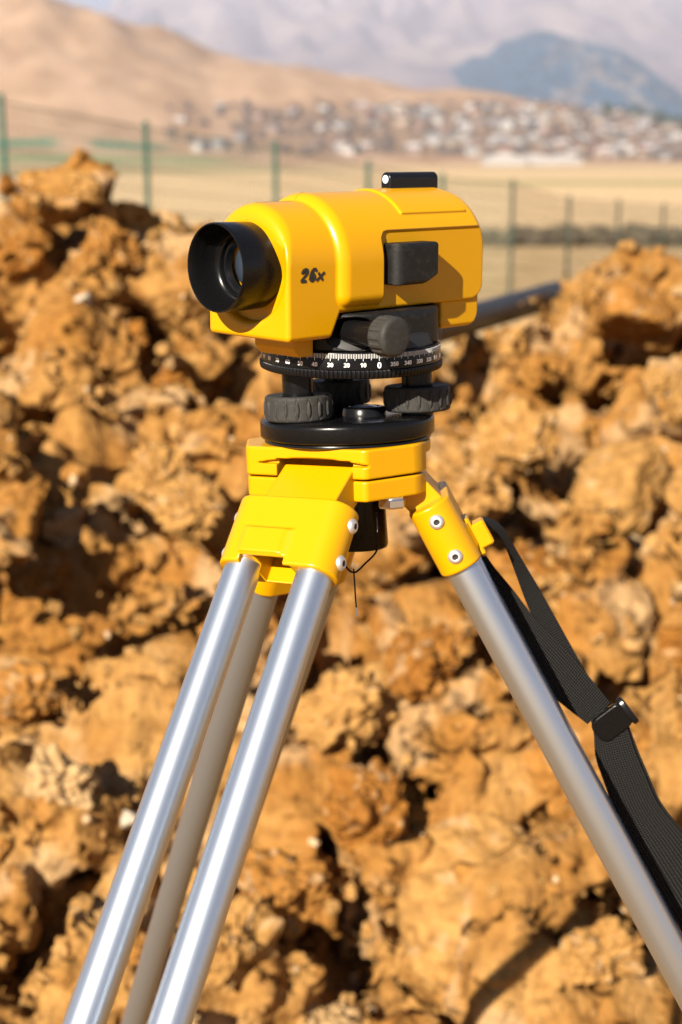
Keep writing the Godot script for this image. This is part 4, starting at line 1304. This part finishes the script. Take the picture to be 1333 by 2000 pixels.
func far_things() -> void:
	# black pipe lying on the heap's far side
	var p := thing("drainage_pipe", "thick black plastic pipe lying behind the crest of the earth heap", "pipe")
	var pts := []
	for k in 9: pts.append(PIPE_A.lerp(PIPE_B, k / 8.0))
	obj("pipe_wall", tube(pts, 0.040, 40, false), M.pipe_black, p)
	obj("pipe_bore", tube(pts, 0.035, 40, false), M.pipe_bore, p)
	var dir: Vector3 = (pts[8] - pts[0]).normalized()
	var rim := lathe([Vector2(0.035, 0.0), Vector2(0.035, 0.003), Vector2(0.040, 0.003), Vector2(0.040, 0.0)], 40)
	var bs := Basis(dir.cross(Vector3.UP).normalized(), dir, dir.cross(Vector3.UP).normalized().cross(dir))
	obj("pipe_rim", rim, M.pipe_black, p, Transform3D(bs, pts[8]))
	obj("pipe_rim", rim, M.pipe_black, p, Transform3D(bs, pts[0] - dir * 0.004))
	# fence
	var f := thing("wire_fence", "green wire mesh fence on posts running across the fields behind the heap", "fence")
	var tops := [Vector3(-4.30, 2.00, -9.20), Vector3(-3.40, 1.95, -10.00), Vector3(-2.519, 1.880, -10.967), Vector3(-1.648, 1.720, -12.433), Vector3(-0.620, 1.567, -13.848), Vector3(0.289, 1.380, -15.449), Vector3(1.179, 1.230, -16.958), Vector3(2.180, 1.136, -18.484), Vector3(3.215, 0.880, -20.476), Vector3(4.304, 0.770, -22.514), Vector3(5.456, 0.654, -24.550), Vector3(6.65, 0.54, -26.6), Vector3(7.9, 0.42, -28.7)]
	var bar := CylinderMesh.new()
	bar.top_radius = 0.025
	bar.bottom_radius = 0.025
	bar.height = 1.0
	bar.radial_segments = 12
	for k in tops.size():
		var a: Vector3 = tops[k]
		var g := minf(ground_y(a.x, a.z) - 0.1, a.y - 1.5)
		var m: Material = M.fence_green if k < 7 else M.fence_dark
		var post := obj("post", bar, m, f, Transform3D(Basis().scaled(Vector3(1, a.y - g, 1)), Vector3(a.x, (a.y + g) * 0.5, a.z)))
		if k == tops.size() - 1: continue
		var b: Vector3 = tops[k + 1]
		var wires := []
		var h := 1.45
		for w in 30:
			var u := (w + 0.5) / 30.0
			var c := a.lerp(b, u)
			wires.append([tube([c - Vector3(0, 0.05, 0), c - Vector3(0, h, 0)], 0.0028, 4, false), Transform3D()])
		for w in 9:
			var dy := 0.06 + w * (h - 0.08) / 8.0
			wires.append([tube([a - Vector3(0, dy, 0), b - Vector3(0, dy, 0)], 0.0045 if w == 0 or w == 4 else 0.003, 4, false), Transform3D()])
		tag(obj("wire_panel", join(wires), m, f), "", "", "", "stuff")
	# village
	var body := BoxMesh.new()
	var roof := PrismMesh.new()
	var walls := ["wall_white", "wall_cream", "wall_pink", "wall_grey", "wall_pink", "wall_white"]
	var roofs := ["roof_grey", "roof_red", "roof_pale", "roof_brown"]
	var said := {"wall_white": "white", "wall_cream": "cream", "wall_pink": "pinkish", "wall_grey": "grey", "roof_grey": "grey", "roof_red": "red", "roof_pale": "pale", "roof_brown": "brown"}
	for k in 270:
		var d := lerpf(1010.0, 1600.0, pow(rng.randf(), 0.9))
		var az := lerpf(360.0, 1480.0, pow(rng.randf(), 0.75))
		var x := (az - 666.0) / 2778.0 * d
		var up := (hill_y(x, d) - 1.45) / d * 2778.0
		if up > 84.0: continue
		var sx := rng.randf_range(7.0, 13.0)
		var sy := rng.randf_range(3.2, 6.5)
		var sz := rng.randf_range(7.0, 10.0)
		var turn := rng.randf_range(-0.7, 0.7) + (PI / 2.0 if rng.randf() < 0.4 else 0.0)
		var wn: String = walls[rng.randi() % 6]
		var rn: String = roofs[rng.randi() % 4]
		var t := Transform3D(Basis(Vector3.UP, turn), Vector3(x, hill_y(x, d) - 0.6, -d))
		var o := thing("village_house", "small %s-walled house with a %s roof on the far village slope" % [said[wn], said[rn]], "house", t, "%s-walled houses with %s roofs in the far village" % [said[wn], said[rn]])
		obj("wall", body, M[wn], o, Transform3D(Basis().scaled(Vector3(sx, sy, sz)), Vector3(0, sy * 0.5, 0)))
		obj("roof", roof, M[rn], o, Transform3D(Basis().scaled(Vector3(sx * 1.1, sx * 0.22, sz * 1.1)), Vector3(0, sy + sx * 0.11, 0)))
	var halls := [[975.0, 905.0, 26.0, 5.5, "long white hall with a pale roof, first from the left below the village"], [1030.0, 915.0, 34.0, 4.5, "longest white hall in the middle of the row below the village"], [1085.0, 930.0, 24.0, 4.0, "white hall at the right end of the row below the village"]]
	for h in halls:
		var x: float = (h[0] - 666.0) / 2778.0 * h[1]
		var t := Transform3D(Basis(Vector3.UP, 0.15), Vector3(x, hill_y(x, h[1]) - 0.8, -h[1]))
		var o := thing("white_hall", h[4], "building", t, "white halls below the village")
		obj("wall", body, M.wall_white, o, Transform3D(Basis().scaled(Vector3(h[2], h[3], 12)), Vector3(0, h[3] * 0.5, 0)))
		obj("roof", roof, M.roof_pale, o, Transform3D(Basis().scaled(Vector3(h[2] * 1.03, 2.4, 13)), Vector3(0, h[3] + 1.2, 0)))
	# trees too far off to tell apart
	var blob := clod_mesh(3000, 6, 12, 0.5, 0.3, Color(1, 1, 1))
	for pass_ in 3:
		var many: int = [750, 130, 260][pass_]
		var mm := MultiMesh.new()
		mm.transform_format = MultiMesh.TRANSFORM_3D
		mm.mesh = blob
		mm.instance_count = many
		for k in many:
			var d := rng.randf_range(1000.0, 1640.0)
			var az := lerpf(330.0, 1550.0, pow(rng.randf(), 0.75))
			var s := rng.randf_range(2.0, 4.2)
			if pass_ == 1:
				d = rng.randf_range(1560.0, 1640.0)
				az = rng.randf_range(1165.0, 1500.0)
				s = rng.randf_range(4.0, 8.0)
			var x := (az - 666.0) / 2778.0 * d
			var y := hill_y(x, d)
			if pass_ == 0 and (y - 1.45) / d * 2778.0 > 90.0: s = 0.01
			if pass_ == 2:
				d = rng.randf_range(64.0, 92.0)
				x = rng.randf_range(4.0, 40.0)
				y = ground_y(x, -d)
				s = rng.randf_range(0.2, 0.6)
			var b := Basis.from_euler(Vector3(rng.randf() * TAU, rng.randf() * TAU, 0)).scaled(Vector3(s, s * (1.0 if pass_ != 2 else 0.7), s))
			mm.set_instance_transform(k, Transform3D(b, Vector3(x, y + s * 0.5, -d)))
		var mi := MultiMeshInstance3D.new()
		mi.name = ["bare_trees", "pine_wood", "dry_scrub"][pass_]
		mi.multimesh = mm
		mi.material_override = [M.bare_tree, M.pine, M.scrub][pass_]
		add_child(mi)
		tag(mi, ["brown leafless trees standing among the village houses", "dark green pine wood above the village's right end", "dark dry scrub along the bank beyond the fence"][pass_], ["trees", "wood", "scrub"][pass_], "", "stuff")

func _ready() -> void:
	rng.seed = 7
	# camera
	var cam := Camera3D.new()
	cam.name = "camera"
	cam.position = Vector3(0, 1.45, 0)
	cam.rotation = Vector3(-atan(700.0 / 2778.0), 0, 0)
	var ca := CameraAttributesPhysical.new()
	ca.frustum_focal_length = 33.336
	ca.frustum_focus_distance = 0.865
	ca.frustum_near = 0.05
	ca.frustum_far = 40000.0
	ca.exposure_aperture = 4.6
	cam.attributes = ca
	cam.far = 40000.0
	add_child(cam)
	cam.current = true
	# sky, sun, air
	var sky := ProceduralSkyMaterial.new()
	sky.sky_top_color = lin(0.06, 0.15, 0.36)
	sky.sky_horizon_color = lin(0.46, 0.60, 0.76)
	sky.sky_curve = 0.12
	sky.ground_bottom_color = lin(0.20, 0.13, 0.07)
	sky.ground_horizon_color = lin(0.42, 0.40, 0.38)
	sky.sky_energy_multiplier = 1.0
	sky.sun_angle_max = 20.0
	var env := Environment.new()
	env.background_mode = Environment.BG_SKY
	env.sky = Sky.new()
	env.sky.sky_material = sky
	env.background_energy_multiplier = 0.21
	env.tonemap_mode = Environment.TONE_MAPPER_LINEAR
	env.tonemap_exposure = 3.3
	env.sdfgi_enabled = true
	env.ssao_enabled = true
	env.ssil_enabled = true
	env.fog_enabled = true
	env.fog_light_color = lin(0.72, 0.78, 1.0)
	env.fog_density = 0.00011
	var we := WorldEnvironment.new()
	we.name = "world_environment"
	we.environment = env
	add_child(we)
	var sun := DirectionalLight3D.new()
	sun.name = "sun"
	sun.light_energy = 1.6
	sun.light_color = Color(1.0, 0.955, 0.88)
	sun.light_angular_distance = 0.5
	sun.shadow_enabled = true
	add_child(sun)
	var to_sun := Vector3(-sin(deg_to_rad(27.5)) * cos(deg_to_rad(30.5)), sin(deg_to_rad(30.5)), cos(deg_to_rad(27.5)) * cos(deg_to_rad(30.5)))
	sun.look_at_from_position(to_sun * 10.0, Vector3.ZERO)
	inst = Basis(Vector3(0.71934, 0, -0.69466), Vector3.UP, Vector3(0.69466, 0, 0.71934))
	var th := deg_to_rad(4.0)
	var ro := deg_to_rad(1.9)
	head = Basis(Vector3(0, 0, 1), ro) * Basis(Vector3(1, 0, 0), -th)
	var clock := Time.get_ticks_msec()
	materials()
	land()
	earth()
	clods()
	print("land ", Time.get_ticks_msec() - clock)
	far_things()
	tripod()
	print("tripod ", Time.get_ticks_msec() - clock)
	instrument()
	strap()
	plumb_cord()
	print("all ", Time.get_ticks_msec() - clock)
